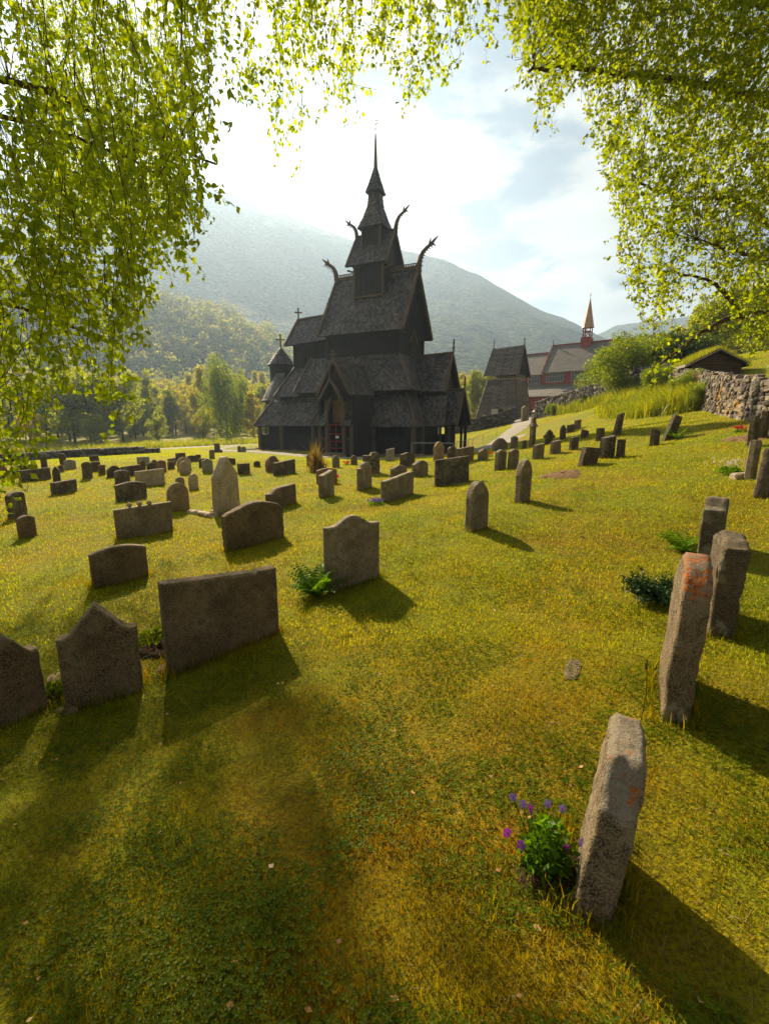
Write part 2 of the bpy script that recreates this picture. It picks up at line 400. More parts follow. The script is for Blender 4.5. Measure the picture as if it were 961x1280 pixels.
# ------------------------------------------------------------------ terrain
CH_X, CH_Y, CH_TH = -0.6396, 37.4, R(-26.75)
def church_xy(s, t):
    c, n = math.cos(CH_TH), math.sin(CH_TH); return (CH_X + c*s - n*t, CH_Y + n*s + c*t)
anch = [(480,1200,1.08),(440,740,4.3),(740,1150,1.15),(855,895,2.1),(885,700,4.8),(937,598,7.5),(950,620,6.0),(830,550,14),(770,544,16),
 (815,557,13),(735,582,10.5),(652,627,8),(597,662,6.2),(565,605,12),(499,624,10),(410,620,10.5),(283,640,9),(320,680,6.5),(150,730,5.1),
 (130,885,2.8),(30,905,2.5),(285,820,3.3),(185,670,7.5),(35,672,8),(28,647,9.5),(80,615,13),(45,600,16),(165,625,11.5),(230,590,16.5),
 (85,580,21),(240,570,26),(640,535,42),(600,562,30),(700,550,22),(725,537,25),(670,524,46),(760,503,34),(870,500,22),(930,513,16),(961,520,13),
 (50,573,40),(200,562,45),(310,556,52),(900,447,45),(880,470,27),(800,484,32)]
A = [P3(*a) for a in anch]
for s, t in ((6,-5),(-8,-5),(-10,5),(6,5),(0,-7.5),(0,0)): A.append(np.array([*church_xy(s, t), .05]))
A += [np.array(p, float) for p in ((0,-15,1.2),(-25,-10,-.5),(25,-10,5),(-60,20,-2.2),(-60,70,-1.2),(0,75,0.2),(-30,100,-.6),(16,58,2.45),(28,78,3.0),(45,80,5.5),(60,60,13),(60,20,15),(36,40,8.5),(30,0,8),(0,110,0.),(60,110,9),(100,80,24),(-100,60,-2),(-100,-30,-2),(100,0,28))]
A = np.array(A)
def tps_fit(Pts, lam):
    n = len(Pts); X = Pts[:, :2]; d = np.linalg.norm(X[:, None]-X[None], axis=2)
    K = np.where(d > 0, d*d*np.log(d + 1e-12), 0) + lam*np.eye(n)
    Pm = np.hstack([np.ones((n, 1)), X]); L = np.block([[K, Pm], [Pm.T, np.zeros((3, 3))]])
    return np.linalg.solve(L, np.concatenate([Pts[:, 2], np.zeros(3)]))
TW = tps_fit(A, 1.5)
def sstep(x, a, b):
    t = np.clip((x-a)/(b-a), 0, 1); return t*t*(3-2*t)
def terrain(x, y):
    x = np.asarray(x, float); y = np.asarray(y, float); sh = x.shape; x = x.ravel(); y = y.ravel()
    out = np.zeros(len(x))
    for i in range(0, len(x), 20000):
        xs, ys = x[i:i+20000], y[i:i+20000]
        xc, yc = np.clip(xs, -110, 120), np.clip(ys, -60, 125)
        d = np.hypot(xc[:, None]-A[None, :, 0], yc[:, None]-A[None, :, 1])
        z = (np.where(d > 0, d*d*np.log(d+1e-12), 0) @ TW[:len(A)]) + TW[-3] + TW[-2]*xc + TW[-1]*yc
        far = -1.0 + 9*sstep(ys, 95, 230)*(1-sstep(xs, 20, 90)) + .27*np.clip(xs-25, 0, 260)*sstep(ys+xs*.3, -60, 60) + 4*sstep(ys, 100, 260)
        r = np.hypot(xs-5, ys-20); w = sstep(r, 70, 115)
        z = z*(1-w) + far*w
        nearw = 1 - sstep(r, 30, 60)
        z = z + nearw*(.018*np.sin(xs*1.9+ys*.7)*np.sin(ys*2.3-xs*.5) + .010*np.sin(xs*5.1+1)*np.sin(ys*4.7+xs))
        out[i:i+20000] = z
    return out.reshape(sh)
def tz(x, y): return float(terrain(np.array([x]), np.array([y]))[0])
def ground_hit(px, py, lo=.6, hi=110):
    d = ray(px, py); d = d/d[1]
    ts = np.geomspace(lo, hi, 260); g = terrain(d[0]*ts, ts) - (CZ + d[2]*ts)
    idx = np.where(g > 0)[0]
    i = idx[0] if len(idx) else len(ts)-1
    a, b = ts[max(i-1, 0)], ts[i]
    for _ in range(14):
        m = (a+b)/2
        if tz(d[0]*m, m) > CZ + d[2]*m: b = m
        else: a = m
    return np.array([d[0]*b, b, tz(d[0]*b, b)])

def build_ground():
    n = 520; u = np.linspace(-1, 1, n); k = math.asinh(2400/16); xs = 16*np.sinh(u*k)
    ys = xs + 9
    X, Y = np.meshgrid(xs, ys); Z = terrain(X, Y)
    V = np.stack([X.ravel(), Y.ravel(), Z.ravel()], 1)
    i = np.arange(n*n).reshape(n, n)
    F = np.stack([i[:-1, :-1].ravel(), i[:-1, 1:].ravel(), i[1:, 1:].ravel(), i[1:, :-1].ravel()], 1)
    o = link_mesh('ground', np_mesh('ground', V, F, smooth=True), M['turf']); tag(o, kind='structure')
build_ground()

def drape(name, pts, width, mat, off=.03, kind='structure', seg=.4, nx=5, wob=.0):
    P = [Vector((p[0], p[1])) for p in pts]; L = [0]
    for a, b in zip(P, P[1:]): L.append(L[-1] + (b-a).length)
    m = max(4, int(L[-1]/seg)); S = np.linspace(0, L[-1], m)
    px = np.interp(S, L, [p.x for p in P]); py = np.interp(S, L, [p.y for p in P])
    for _ in range(6):
        px[1:-1] = (px[:-2]+px[1:-1]*2+px[2:])/4; py[1:-1] = (py[:-2]+py[1:-1]*2+py[2:])/4
    tx = np.gradient(px); ty = np.gradient(py); l = np.hypot(tx, ty); nxv, nyv = -ty/l, tx/l
    W = np.interp(S, L, width) if isinstance(width, (list, tuple)) else np.full(m, width)
    q = np.linspace(-.5, .5, nx); wb = 1 + wob*np.sin(S*1.7)[:, None]*.5
    X = px[:, None] + nxv[:, None]*q*W[:, None]*wb; Y = py[:, None] + nyv[:, None]*q*W[:, None]*wb
    Z = terrain(X, Y) + off; Z[:, 0] -= off+.02; Z[:, -1] -= off+.02
    V = np.stack([X.ravel(), Y.ravel(), Z.ravel()], 1); i = np.arange(m*nx).reshape(m, nx)
    F = np.stack([i[:-1, :-1].ravel(), i[:-1, 1:].ravel(), i[1:, 1:].ravel(), i[1:, :-1].ravel()], 1)
    o = link_mesh(name, np_mesh(name, V, F, smooth=True), mat)
    if kind: tag(o, kind=kind)
    return o, np.stack([px, py], 1)
def gh(*pp): return [ground_hit(*p) for p in pp]
road_pts = [P3(-900,640,30)[:2], P3(-400,605,34)[:2], P3(-100,583,38)[:2], P3(60,570.5,42)[:2], P3(200,562.5,47)[:2], P3(320,557,54)[:2], P3(420,552,62)[:2], P3(520,548,78)[:2], P3(600,546,100)[:2]]
ROUTES = []
_, q_ = drape('road', road_pts, 5.2, M['asphalt'], .05, seg=1.0); ROUTES.append((q_, 2.7))
path_a = [church_xy(*p) for p in ((-17, 2), (-14.5,-2.5), (-12,-5.5), (-9.5,-6.6), (-6,-7.0), (-3,-7.9), (0,-8.6), (3,-8.3), (6,-7.2), (9,-5.5), (10.5,-2), (10.5, 3))]
_, q_ = drape('gravel_path', path_a, [1.0, 1.0, 1.1, 1.3, 1.6, 1.8, 1.9, 1.8, 1.6, 1.7, 1.9, 1.9], M['gravel'], .045, seg=.4); ROUTES.append((q_, .85))
g1 = [church_xy(9.6, -4.6)] + [tuple(p[:2]) for p in gh((612, 557), (628, 548), (643, 538), (655, 530))] + [(14.6, 49.5), (15.8, 53)]
_, q_ = drape('walkway', g1, [1.8, 1.9, 2.2, 2.4, 2.4, 2.4, 2.0], M['gravel'], .06, seg=.4); ROUTES.append((q_, 1.15))

# ------------------------------------------------------------------ mountains
def mountain(name, prof, D0, D1, mat, depth_back=.5, nr=90, namp=14, shape=1.3, naz=420):
    az = []; el = []
    for px, py in prof:
        d = ray(px, py); az.append(math.atan2(d[0], d[1])); el.append(d[2]/math.hypot(d[0], d[1]))
    a = np.linspace(az[0], az[-1], naz); e_ = np.interp(a, az, el)
    t = np.concatenate([np.linspace(0, 1, nr), 1+np.linspace(.04, depth_back, 12)])
    T, Aa = np.meshgrid(t, a); E = np.repeat(e_[:, None], len(t), 1)
    r = D0 + (D1-D0)*T
    prof_t = np.where(T <= 1, (T**shape), 1 - 1.0*(T-1))
    H = E*D1*prof_t*1.05
    X = r*np.sin(Aa); Y = r*np.cos(Aa); N = np.zeros_like(X)
    for i in range(X.shape[0]):
        for j in range(X.shape[1]):
            p = Vector((X[i, j]/260., Y[i, j]/260., 1.7))
            N[i, j] = mnoise.fractal(p, .8, 2.1, 5)
    H = H + N*namp*np.sin(np.clip(T, 0, 1)*math.pi*.93)**.8 + N*namp*.12*T
    Z = CZ + H - 4*(1-np.clip(T*6, 0, 1))
    V = np.stack([X.ravel(), Y.ravel(), Z.ravel()], 1); i = np.arange(X.size).reshape(X.shape)
    F = np.stack([i[:-1, :-1].ravel(), i[:-1, 1:].ravel(), i[1:, 1:].ravel(), i[1:, :-1].ravel()], 1)
    o = link_mesh(name, np_mesh(name, V, F, smooth=True), mat); tag(o, kind='structure'); return o, X, Y, Z
mountain('mountain', [(-700,330),(-300,290),(-100,250),(0,232),(60,240),(130,232),(220,238),(262,246),(300,262),(350,280),(400,300),(440,313),(500,325),(560,337),(600,352),(640,375),(680,395),(720,412),(745,425),(800,450),(900,520)], 300, 1000, M['mountain_forest'], namp=20, shape=1.15)
mountain('mountain', [(600,520),(680,455),(745,424),(770,412),(800,408),(860,400),(1000,380),(1500,360)], 600, 1500, M['mountain_forest'], namp=24)
_, HX, HY, HZ = mountain('hill', [(-900,420),(-300,350),(0,362),(140,372),(200,384),(240,396),(280,402),(305,414),(330,428),(352,440),(380,462),(420,505),(450,530)], 170, 330, M['hill_forest'], namp=8, nr=50, naz=240)

# ------------------------------------------------------------------ haze
hz = MB(); hz.box(-2700, 2700, -2500, 3300, -60, 560)
hm = bpy.data.materials.new('haze'); hm.use_nodes = True; hm.node_tree.nodes.clear()
pv = hm.node_tree.nodes.new('ShaderNodeVolumePrincipled'); ho = hm.node_tree.nodes.new('ShaderNodeOutputMaterial')
pv.inputs['Color'].default_value = (.56, .76, 1.0, 1); pv.inputs['Density'].default_value = .00050; pv.inputs['Anisotropy'].default_value = .46
hm.node_tree.links.new(pv.outputs[0], ho.inputs['Volume'])
tag(hz.build('haze', hm), kind='stuff')

exec_parts = []
# ------------------------------------------------------------------ shingled roofs
def shingle_mesh(name, quads, course=.20, tooth=.17, lift=.050, pointed=True):
    """each quad (A,B,C,D): top-left, top-right, bottom-right, bottom-left seen from outside"""
    V = []; F = []; rr = []
    for (A, B, C, D) in quads:
        A, B, C, D = (np.array(p, float) for p in (A, B, C, D))
        n = np.cross(B-D if np.linalg.norm(B-A) < 1e-6 else (C-D), A-D if np.linalg.norm(A-D) > 1e-6 else (B-C)); n /= np.linalg.norm(n)
        if n[2] < 0: n = -n
        H = (np.linalg.norm(A-D) + np.linalg.norm(B-C))/2; nc = max(2, int(round(H/course)))
        for i in range(nc):
            v0 = i/nc - .012; v1 = min(1., (i+1.25)/nc); vm = v0 + .30/nc
            Lb = D + (A-D)*v0; Rb = C + (B-C)*v0; Lt = D + (A-D)*v1; Rt = C + (B-C)*v1; Lm = D+(A-D)*vm; Rm = C+(B-C)*vm
            w = np.linalg.norm(Rb-Lb); m = max(1, int(round(w/tooth)))
            off = .5 if i % 2 else 0.
            us = np.clip((np.arange(m+2) - off)/m, 0, 1)
            for a, b in zip(us[:-1], us[1:]):
                if b - a < 1e-4: continue
                g = (b-a)*.05; a2, b2 = a+g, b-g; c = (a+b)/2
                j = lift*(1 + rng.uniform(-.3, .5)); jj = rng.uniform(-.02, .02)
                p = lambda L, Rr, u, h: L + (Rr-L)*u + n*h
                tip = p(Lb, Rb, c, j) + (D-A)/H*jj
                k = len(V)
                V += [p(Lt, Rt, a2, .006), p(Lt, Rt, b2, .006), p(Lm, Rm, b2, j), tip if pointed else p(Lb, Rb, b2, j), p(Lm, Rm, a2, j) if pointed else p(Lb, Rb, a2, j)]
                r = rng.random()
                F += [(k, k+4, k+2, k+1), (k+4, k+3, k+2, k+2)] if pointed else [(k, k+4, k+3, k+1)]
                rr += [r, r] if pointed else [r]
    me = bpy.data.meshes.new(name)
    F2 = [tuple(dict.fromkeys(f)) for f in F]
    me.from_pydata([tuple(v) for v in V], [], F2)
    a = me.attributes.new('rnd', 'FLOAT', 'FACE'); a.data.foreach_set('value', np.array(rr, np.float32))
    return me
def roof(parent, quads, mat='shingle', boards=(), name='roof', th=.07, bw=.13, **kw):
    o = link_mesh(name, shingle_mesh(name, quads, **kw), M[mat], parent)
    s = MB()
    for q in quads:
        pts = [Vector(p) for p in q]; u = []
        for p in pts:
            if not u or (p-u[-1]).length > 1e-5: u.append(p)
        if (u[0]-u[-1]).length < 1e-5: u.pop()
        s.slab(u, th)
    s.build('roof_deck', M['dark_wood'], o)
    if boards:
        b = MB()
        for p, q in boards: b.beam(p, q, bw, bw*1.1)
        b.split('verge_board', M['tarred_board'], o)
    return o

def plank_wall(mb, p, q, z0, z1, nrm, step=.28, th=.12, batten=.035):
    p = Vector((p[0], p[1], 0)); q = Vector((q[0], q[1], 0)); nrm = Vector((nrm[0], nrm[1], 0)).normalized(); L = (q-p).length; d = (q-p)/L
    a = p - nrm*th
    pts = [p, q, q - nrm*th, a]
    mb.add([(v.x, v.y, z0) for v in pts] + [(v.x, v.y, z1) for v in pts], [(0,3,2,1),(4,5,6,7),(0,1,5,4),(1,2,6,5),(2,3,7,6),(3,0,4,7)])
    n = max(1, int(L/step))
    for i in range(n+1):
        c = p + d*(L*i/n); mb.beam((c.x+nrm.x*.012, c.y+nrm.y*.012, z0+.01), (c.x+nrm.x*.012, c.y+nrm.y*.012, z1-.01), .07, batten*2, up=nrm)

def dragon(parent, base, sgn, sc):
    m = MB(); b = Vector(base)
    sp = [(0, -.2), (.05, .30), (.12, .62), (.30, .95), (.55, 1.15), (.78, 1.28)]
    pts = [b + Vector((sgn*x*sc, 0, z*sc)) for x, z in sp]
    m.tube(pts, [.20*sc, .18*sc, .155*sc, .135*sc, .115*sc, .095*sc], 8)
    h = pts[-1]
    m.tube([h, h + Vector((sgn*.25*sc, 0, .22*sc)), h + Vector((sgn*.50*sc, 0, .42*sc))], [.12*sc, .085*sc, .03*sc], 6)
    m.tube([h, h + Vector((sgn*.22*sc, 0, .02*sc)), h + Vector((sgn*.34*sc, 0, -.10*sc))], [.10*sc, .07*sc, .03*sc], 6)
    m.tube([h + Vector((-sgn*.05*sc, 0, .02*sc)), h + Vector((-sgn*.02*sc, 0, .24*sc)), h + Vector((sgn*.04*sc, 0, .40*sc))], [.08*sc, .06*sc, .02*sc], 6)
    o = m.build('dragon_head', M['tarred_board'], parent, smooth=True)
    c = MB()
    for i in range(9):
        t = i/8*(len(pts)-1); k = min(int(t), len(pts)-2); p = pts[k].lerp(pts[k+1], t-k); d = (pts[k+1]-pts[k]).normalized(); nn = Vector((sgn*d.z, 0, -sgn*d.x))
        c.beam(p + nn*.08*sc, p + nn*.24*sc + d*.06*sc, .05*sc, .05*sc)
    c.split('crest_spike', M['tarred_board'], o)
def wood_cross(parent, p, h, name='cross', mat='tarred_board'):
    m = MB(); x, y, z = p
    m.beam((x, y, z-.1), (x, y, z+h), .09, .09)
    u = Vector((math.cos(.6), math.sin(.6), 0))
    a = Vector((x, y, z+h*.66)); m.beam(a - u*h*.27, a + u*h*.27, .09, .09)
    for q in (a - u*h*.27, a + u*h*.27, Vector((x, y, z+h))): m.lathe([(.0, -.09), (.085, -.04), (.085, .04), (.0, .09)], 6, q)
    return m.build(name, M[mat], parent)

def build_church():
    c = thing('stave_church', (CH_X, CH_Y, 0), CH_TH, 'dark tarred medieval stave church with stacked shingled roofs and dragon heads behind the graves', 'church')
    # --- nave top roof
    a, b, ze, zr = 3.52, 2.76, 8.6, 13.15
    roof(c, [((-a+.1,0,zr),(a-.1,0,zr),(a,-b,ze),(-a,-b,ze))], boards=[((a,-b-.05,ze+.02),(a-.08,0,zr+.1)),((-a,-b-.05,ze+.02),(-a+.08,0,zr+.1))], bw=.2)
    roof(c, [((a-.1,0,zr),(-a+.1,0,zr),(-a,b,ze),(a,b,ze))], boards=[((a,b+.05,ze+.02),(a-.08,0,zr+.1)),((-a,b+.05,ze+.02),(-a+.08,0,zr+.1))], bw=.2)
    m = MB(); m.beam((-a,0,zr+.1),(a,0,zr+.1),.2,.22)
    for i in range(34): 
        x = -a+.3+i*(2*a-.6)/33; m.beam((x,0,zr+.18),(x+.08,0,zr+.36),.06,.07)
    m.beam((-a+.2,0,zr+.38),(a-.2,0,zr+.38),.07,.05)
    m.build('ridge_crest', M['tarred_board'], c)
    # nave clerestory wall and gable walls
    W, T = 2.95, 2.2
    for p, q, n in (((-W,-T),(W,-T),(0,-1)),((W,-T),(W,T),(1,0)),((W,T),(-W,T),(0,1)),((-W,T),(-W,-T),(-1,0))):
        m = MB(); plank_wall(m, p, q, 6.3, 9.3, n)
        for pp in (p,): m.tube([(pp[0],pp[1],6.3),(pp[0],pp[1],9.0)], .17, 8)
        if n[0] == 0:
            for x in np.linspace(-2.2, 2.2, 5): m.lathe([(.12,-.02),(.12,.02)], 8, (x, n[1]*(T+.05), 8.1))
        m.build('nave_wall', M['tarred_wall'], c)
    for s in (-1, 1):
        m = MB(); x = s*(a-.42)
        pts = [(x,-2.45,ze),(x,2.45,ze),(x,0,zr-.35)]; m.slab([(p[0], p[1], p[2]) for p in pts], .001)
        m.add([(x,-2.4,ze),(x,2.4,ze),(x,0,zr-.3),(x-s*.12,-2.4,ze),(x-s*.12,2.4,ze),(x-s*.12,0,zr-.3)], [(0,1,2),(3,5,4),(0,3,4,1),(1,4,5,2),(2,5,3,0)])
        for y in np.arange(-2.1, 2.2, .3): m.beam((x+s*.02,y,ze+.02),(x+s*.02,y,ze+(zr-.4-ze)*(1-abs(y)/2.4)),.06,.05,up=(1,0,0))
        m.box(min(x,x-s*.6),max(x,x-s*.6),-2.35,2.35,ze-.12,ze+.02)
        m.build('gable_wall', M['tarred_wall'], c)
    # small gabled window hood in the west wall
    m = MB(); m.box(W+.02,W+.10,-.35,.35,7.1,8.2); m.build('window', M['dark_wood'], c)
    m = MB(); m.beam((W+.25,-.62,8.0),(W+.25,0,9.0),.10,.10,up=(1,0,0)); m.beam((W+.25,.62,8.0),(W+.25,0,9.0),.10,.10,up=(1,0,0)); m.beam((W+.12,0,8.9),(W+.12,0,9.9),.06,.06)
    m.slab([(W,-.6,8.0),(W+.3,-.6,8.0),(W+.3,0,8.97),(W,0,8.97)],.04); m.slab([(W,.6,8.0),(W+.3,.6,8.0),(W+.3,0,8.97),(W,0,8.97)],.04)
    m.build('window_hood', M['tarred_board'], c)
    dragon(c, (a-.05,0,zr), 1, 1.12); dragon(c, (-a+.05,0,zr), -1, 1.05)
    # --- first turret stage
    m = MB()
    for p, q, n in (((-1.15,-1.15),(1.15,-1.15),(0,-1)),((1.15,-1.15),(1.15,1.15),(1,0)),((1.15,1.15),(-1.15,1.15),(0,1)),((-1.15,1.15),(-1.15,-1.15),(-1,0))):
        plank_wall(m, p, q, 11.35, 13.7, n, step=.4, batten=.02)
    m.build('turret_wall', M['tarred_wall'], c)
    m = MB()
    for s in (-1, 1):
        for t in (-1, 1):
            m.beam((s*1.18,t*1.2,11.2),(s*1.18,t*1.2,13.6),.14,.14)
            m.beam((s*1.18,t*1.42,10.65),(s*1.18,t*1.0,11.55),.16,.16)
            m.beam((s*1.2,t*1.0,13.2),(s*1.9,t*1.0,13.45),.12,.12)
    for z in (11.4,): m.beam((-1.15,-1.24,z),(1.15,-1.24,z),.12,.14); 
    m.split('corner_post', M['tarred_board'], c)
    a2, b2, z2, zr2 = 1.62, 1.62, 13.5, 15.95
    for t in (-1, 1):
        roof(c, [((-a2+.06,0,zr2),(a2-.06,0,zr2),(a2,t*b2,z2),(-a2,t*b2,z2)) if t < 0 else ((a2-.06,0,zr2),(-a2+.06,0,zr2),(-a2,b2,z2),(a2,b2,z2))],
             boards=[((a2,t*(b2+.04),z2),(a2-.04,0,zr2+.08)),((-a2,t*(b2+.04),z2),(-a2+.04,0,zr2+.08))], bw=.16, course=.26, tooth=.17)
    m = MB(); m.beam((-a2,0,zr2+.06),(a2,0,zr2+.06),.14,.16)
    for s in (-1, 1):
        x = s*(a2-.3); m.add([(x,-1.35,z2),(x,1.35,z2),(x,0,zr2-.2),(x-s*.1,-1.35,z2),(x-s*.1,1.35,z2),(x-s*.1,0,zr2-.2)], [(0,1,2),(3,5,4),(0,3,4,1),(1,4,5,2),(2,5,3,0)])
    m.build('gable_wall', M['tarred_wall'], c)
    dragon(c, (a2-.02,0,zr2), 1, .88); dragon(c, (-a2+.02,0,zr2), -1, .82)
    # --- lantern
    m = MB()
    for p, q, n in (((-.72,-.72),(.72,-.72),(0,-1)),((.72,-.72),(.72,.72),(1,0)),((.72,.72),(-.72,.72),(0,1)),((-.72,.72),(-.72,-.72),(-1,0))):
        plank_wall(m, p, q, 14.6, 16.35, n, step=.36, batten=.02)
    m.build('turret_wall', M['tarred_wall'], c)
    m = MB()
    for s in (-1, 1):
        m.beam((s*.74,-.76,14.6),(s*.74,-.76,16.2),.11,.11); m.beam((s*.74,.76,14.6),(s*.74,.76,16.2),.11,.11)
    m.box(-.25,.25,-.80,-.76,14.85,15.02)
    m.split('corner_post', M['tarred_board'], c)
    # spire: concave shingled skirt, neck, flare, needle
    def sq(h, z): return [(-h,-h,z),(h,-h,z),(h,h,z),(-h,h,z)]
    lv = [(1.02,16.15),(.70,16.95),(.45,17.75),(.36,18.6)]; quads = []
    for (h0, z0), (h1, z1) in zip(lv, lv[1:]):
        A0, A1 = sq(h0, z0), sq(h1, z1)
        for k in range(4):
            k2 = (k+1) % 4; quads.append((A1[k], A1[k2], A0[k2], A0[k]))
    o = link_mesh('spire', shingle_mesh('spire', quads, course=.22, tooth=.15), M['shingle'], c)
    m = MB(); m.lathe([(h*1.38, z) for h, z in lv], 4, rot=R(45)); m.build('spire_core', M['dark_wood'], o)
    lv2 = [(.56,18.62),(.40,19.15),(.22,19.8),(.10,20.3)]; quads = []
    for (h0, z0), (h1, z1) in zip(lv2, lv2[1:]):
        A0, A1 = sq(h0, z0), sq(h1, z1)
        for k in range(4):
            k2 = (k+1) % 4; quads.append((A1[k], A1[k2], A0[k2], A0[k]))
    o2 = link_mesh('spire', shingle_mesh('spire', quads, course=.2, tooth=.13), M['shingle'], c)
    m = MB(); m.lathe([(h*1.38, z) for h, z in lv2], 4, rot=R(45)); m.build('spire_core', M['dark_wood'], o2)
    m = MB(); m.lathe([(.15,20.15),(.12,20.9),(.075,22.0),(.035,22.5)], 8); m.build('finial', M['tarred_board'], c)
    m = MB(); m.lathe([(.0,22.72),(.06,22.78),(.0,22.85)], 8); m.beam((0,0,22.8),(0,0,23.1),.02,.02)
    cu = [(math.cos(t)*.16+.05, 0, 23.2+math.sin(t)*.12) for t in np.linspace(-2.6, 2.2, 10)]; m.tube(cu, .022, 5)
    m.build('weather_vane', M['gold'], o2 if False else c)
    # --- chancel top roof and walls
    for t in (-1, 1):
        q = [((-7.35,0,10.55),(-3.3,0,10.75),(-3.3,t*2.05,8.45),(-7.2,t*2.05,8.25))]
        roof(c, q, boards=[((-7.25,t*2.1,8.27),(-7.4,0,10.65))], bw=.14)
    m = MB(); m.beam((-7.42,0,10.62),(-3.2,0,10.8),.15,.16); m.split('ridge_board', M['tarred_board'], c)
    m = MB()
    for p, q, n in (((-6.7,-1.65),(-2.9,-1.65),(0,-1)),((-6.7,1.65),(-2.9,1.65),(0,1)),((-6.7,1.65),(-6.7,-1.65),(-1,0))):
        plank_wall(m, p, q, 6.1, 8.55, n)
    x = -6.95; m.add([(x,-1.85,8.35),(x,1.85,8.35),(x,0,10.35),(x+.1,-1.85,8.35),(x+.1,1.85,8.35),(x+.1,0,10.35)], [(0,1,2),(3,5,4),(0,3,4,1),(1,4,5,2),(2,5,3,0)])
    m.build('chancel_wall', M['tarred_wall'], c)
    for x in (-5.7, -5.0): 
        m = MB(); m.box(x-.16,x+.16,-1.75,-1.66,6.9,7.4); m.build('window', M['dark_wood'], c)
    wood_cross(c, (-7.35,0,10.65), .85)
    # --- middle tier of roofs (nave aisles)
    e1, z1, W1, T1, zt = (4.63, 3.87), 4.42, 2.93, 2.18, 7.1
    roof(c, [((-W1-1.6,-T1,zt),(W1,-T1,zt),(e1[0],-e1[1],z1),(-5.1,-e1[1],z1))], boards=[((e1[0]+.02,-e1[1]-.02,z1+.06),(W1,-T1,zt+.1)),((-5.15,-e1[1],z1+.08),(-4.55,-T1,zt+.08))], bw=.17)
    roof(c, [((W1,T1,zt),(-W1-1.6,T1,zt),(-5.1,e1[1],z1),(e1[0],e1[1],z1))], boards=[((e1[0],e1[1],z1+.06),(W1,T1,zt+.1))])
    roof(c, [((W1,-T1,zt),(W1,T1,zt),(e1[0],e1[1],z1),(e1[0],-e1[1],z1))])
    # chancel aisle roof, a little lower
    for t in (-1, 1):
        A_, B_, C_, D_ = (-6.6,t*1.7,6.55),(-4.5,t*1.7,6.55),(-4.9,t*3.72,4.16),(-7.2,t*3.72,4.16)
        roof(c, [(A_, B_, C_, D_)], boards=[((-7.22,t*3.74,4.2),(-6.6,t*1.72,6.6))], bw=.15)
    roof(c, [((-6.6,1.7,6.55),(-6.6,-1.7,6.55),(-7.2,-3.72,4.16),(-7.9,3.72,4.16))])
    m = MB()
    for p, q, n in (((-4.8,-3.28),(4.05,-3.28),(0,-1)),((4.05,-3.28),(4.05,3.28),(1,0)),((4.05,3.28),(-4.8,3.28),(0,1))):
        plank_wall(m, p, q, 3.85, 4.75, n)
    plank_wall(m, (-7.0,-3.15), (-4.8,-3.15), 3.6, 4.5, (0,-1)); plank_wall(m, (-7.0,3.15), (-4.8,3.15), 3.6, 4.5, (0,1))
    m.build('aisle_wall', M['tarred_wall'], c)
    # --- lower gallery roofs
    e0, z0, W0, T0, zt0 = (5.26, 4.49), 1.93, 4.08, 3.32, 4.15
    roof(c, [((-5.35,-T0,zt0),(W0,-T0,zt0),(e0[0],-e0[1],z0),(-6.28,-e0[1],z0+.03))], boards=[((e0[0]+.02,-e0[1]-.02,z0+.06),(W0,-T0,zt0+.08)),((-6.3,-e0[1],z0+.1),(-5.35,-T0,zt0+.1)),((-3.3,-e0[1],z0+.1),(-2.35,-T0-.02,zt0+.08))], bw=.15)
    roof(c, [((W0,T0,zt0),(-5.35,T0,zt0),(-6.28,e0[1],z0),(e0[0],e0[1],z0))])
    roof(c, [((W0,-T0,zt0),(W0,-1.6,zt0),(e0[0],-2.9,z0),(e0[0],-e0[1],z0))])
    roof(c, [((W0,1.6,zt0),(W0,T0,zt0),(e0[0],e0[1],z0),(e0[0],2.9,z0))])
    for t in (-1, 1):
        roof(c, [((-7.75,t*3.2,3.95),(-5.3,t*3.2,3.95),(-6.2,t*4.4,1.95),(-8.85,t*4.4,1.9))], boards=[((-8.87,t*4.42,1.95),(-7.75,t*3.2,4.0))], bw=.14)
    # west porch shed roofs and gables
    for t in (-1, 1):
        roof(c, [((W0-.2,t*1.55,4.1),(6.5,t*1.55,4.1),(6.75,t*2.85,1.98),(e0[0]-.1,t*2.85,1.98))], boards=[((e0[0]+.02,t*2.95,1.98),(W0+.05,t*1.75,4.15)),((6.5,t*2.88,2.02),(6.0,t*1.6,4.1))], bw=.13)
        roof(c, [((2.9,0,7.0),(6.2,0,7.1),(6.35,t*1.7,4.38),(4.3,t*1.75,4.42))], boards=[((6.38,t*1.72,4.35),(6.22,0,7.2)),((4.63,t*2.0,4.40),(3.6,t*.9,5.9))], bw=.14)
        roof(c, [((5.9,0,4.55),(7.15,0,4.55),(7.25,t*1.72,2.05),(5.9,t*1.72,2.05))], boards=[((7.27,t*1.74,2.02),(7.17,0,4.65))], bw=.13)
    m = MB(); m.beam((3.,0,7.08),(6.3,0,7.18),.15,.15); m.beam((5.9,0,4.6),(7.2,0,4.62),.14,.14); m.split('ridge_board', M['tarred_board'], c)
    m = MB()
    x = 5.95; m.add([(x,-1.45,4.4),(x,1.45,4.4),(x,0,6.8),(x-.1,-1.45,4.4),(x-.1,1.45,4.4),(x-.1,0,6.8)], [(0,1,2),(3,5,4),(0,3,4,1),(1,4,5,2),(2,5,3,0)])
    plank_wall(m, (4.05,-1.4), (5.95,-1.4), 3.6, 4.6, (0,-1)); plank_wall(m, (4.05,1.4), (5.95,1.4), 3.6, 4.6, (0,1)); plank_wall(m, (5.95,-1.4), (5.95,1.4), 3.9, 4.5, (1,0))
    m.build('porch_wall', M['tarred_wall'], c)
    m = MB()
    for yy in (-1.4, 1.4): m.tube([(6.95,yy,-.1),(6.95,yy,2.3)], .12, 8)
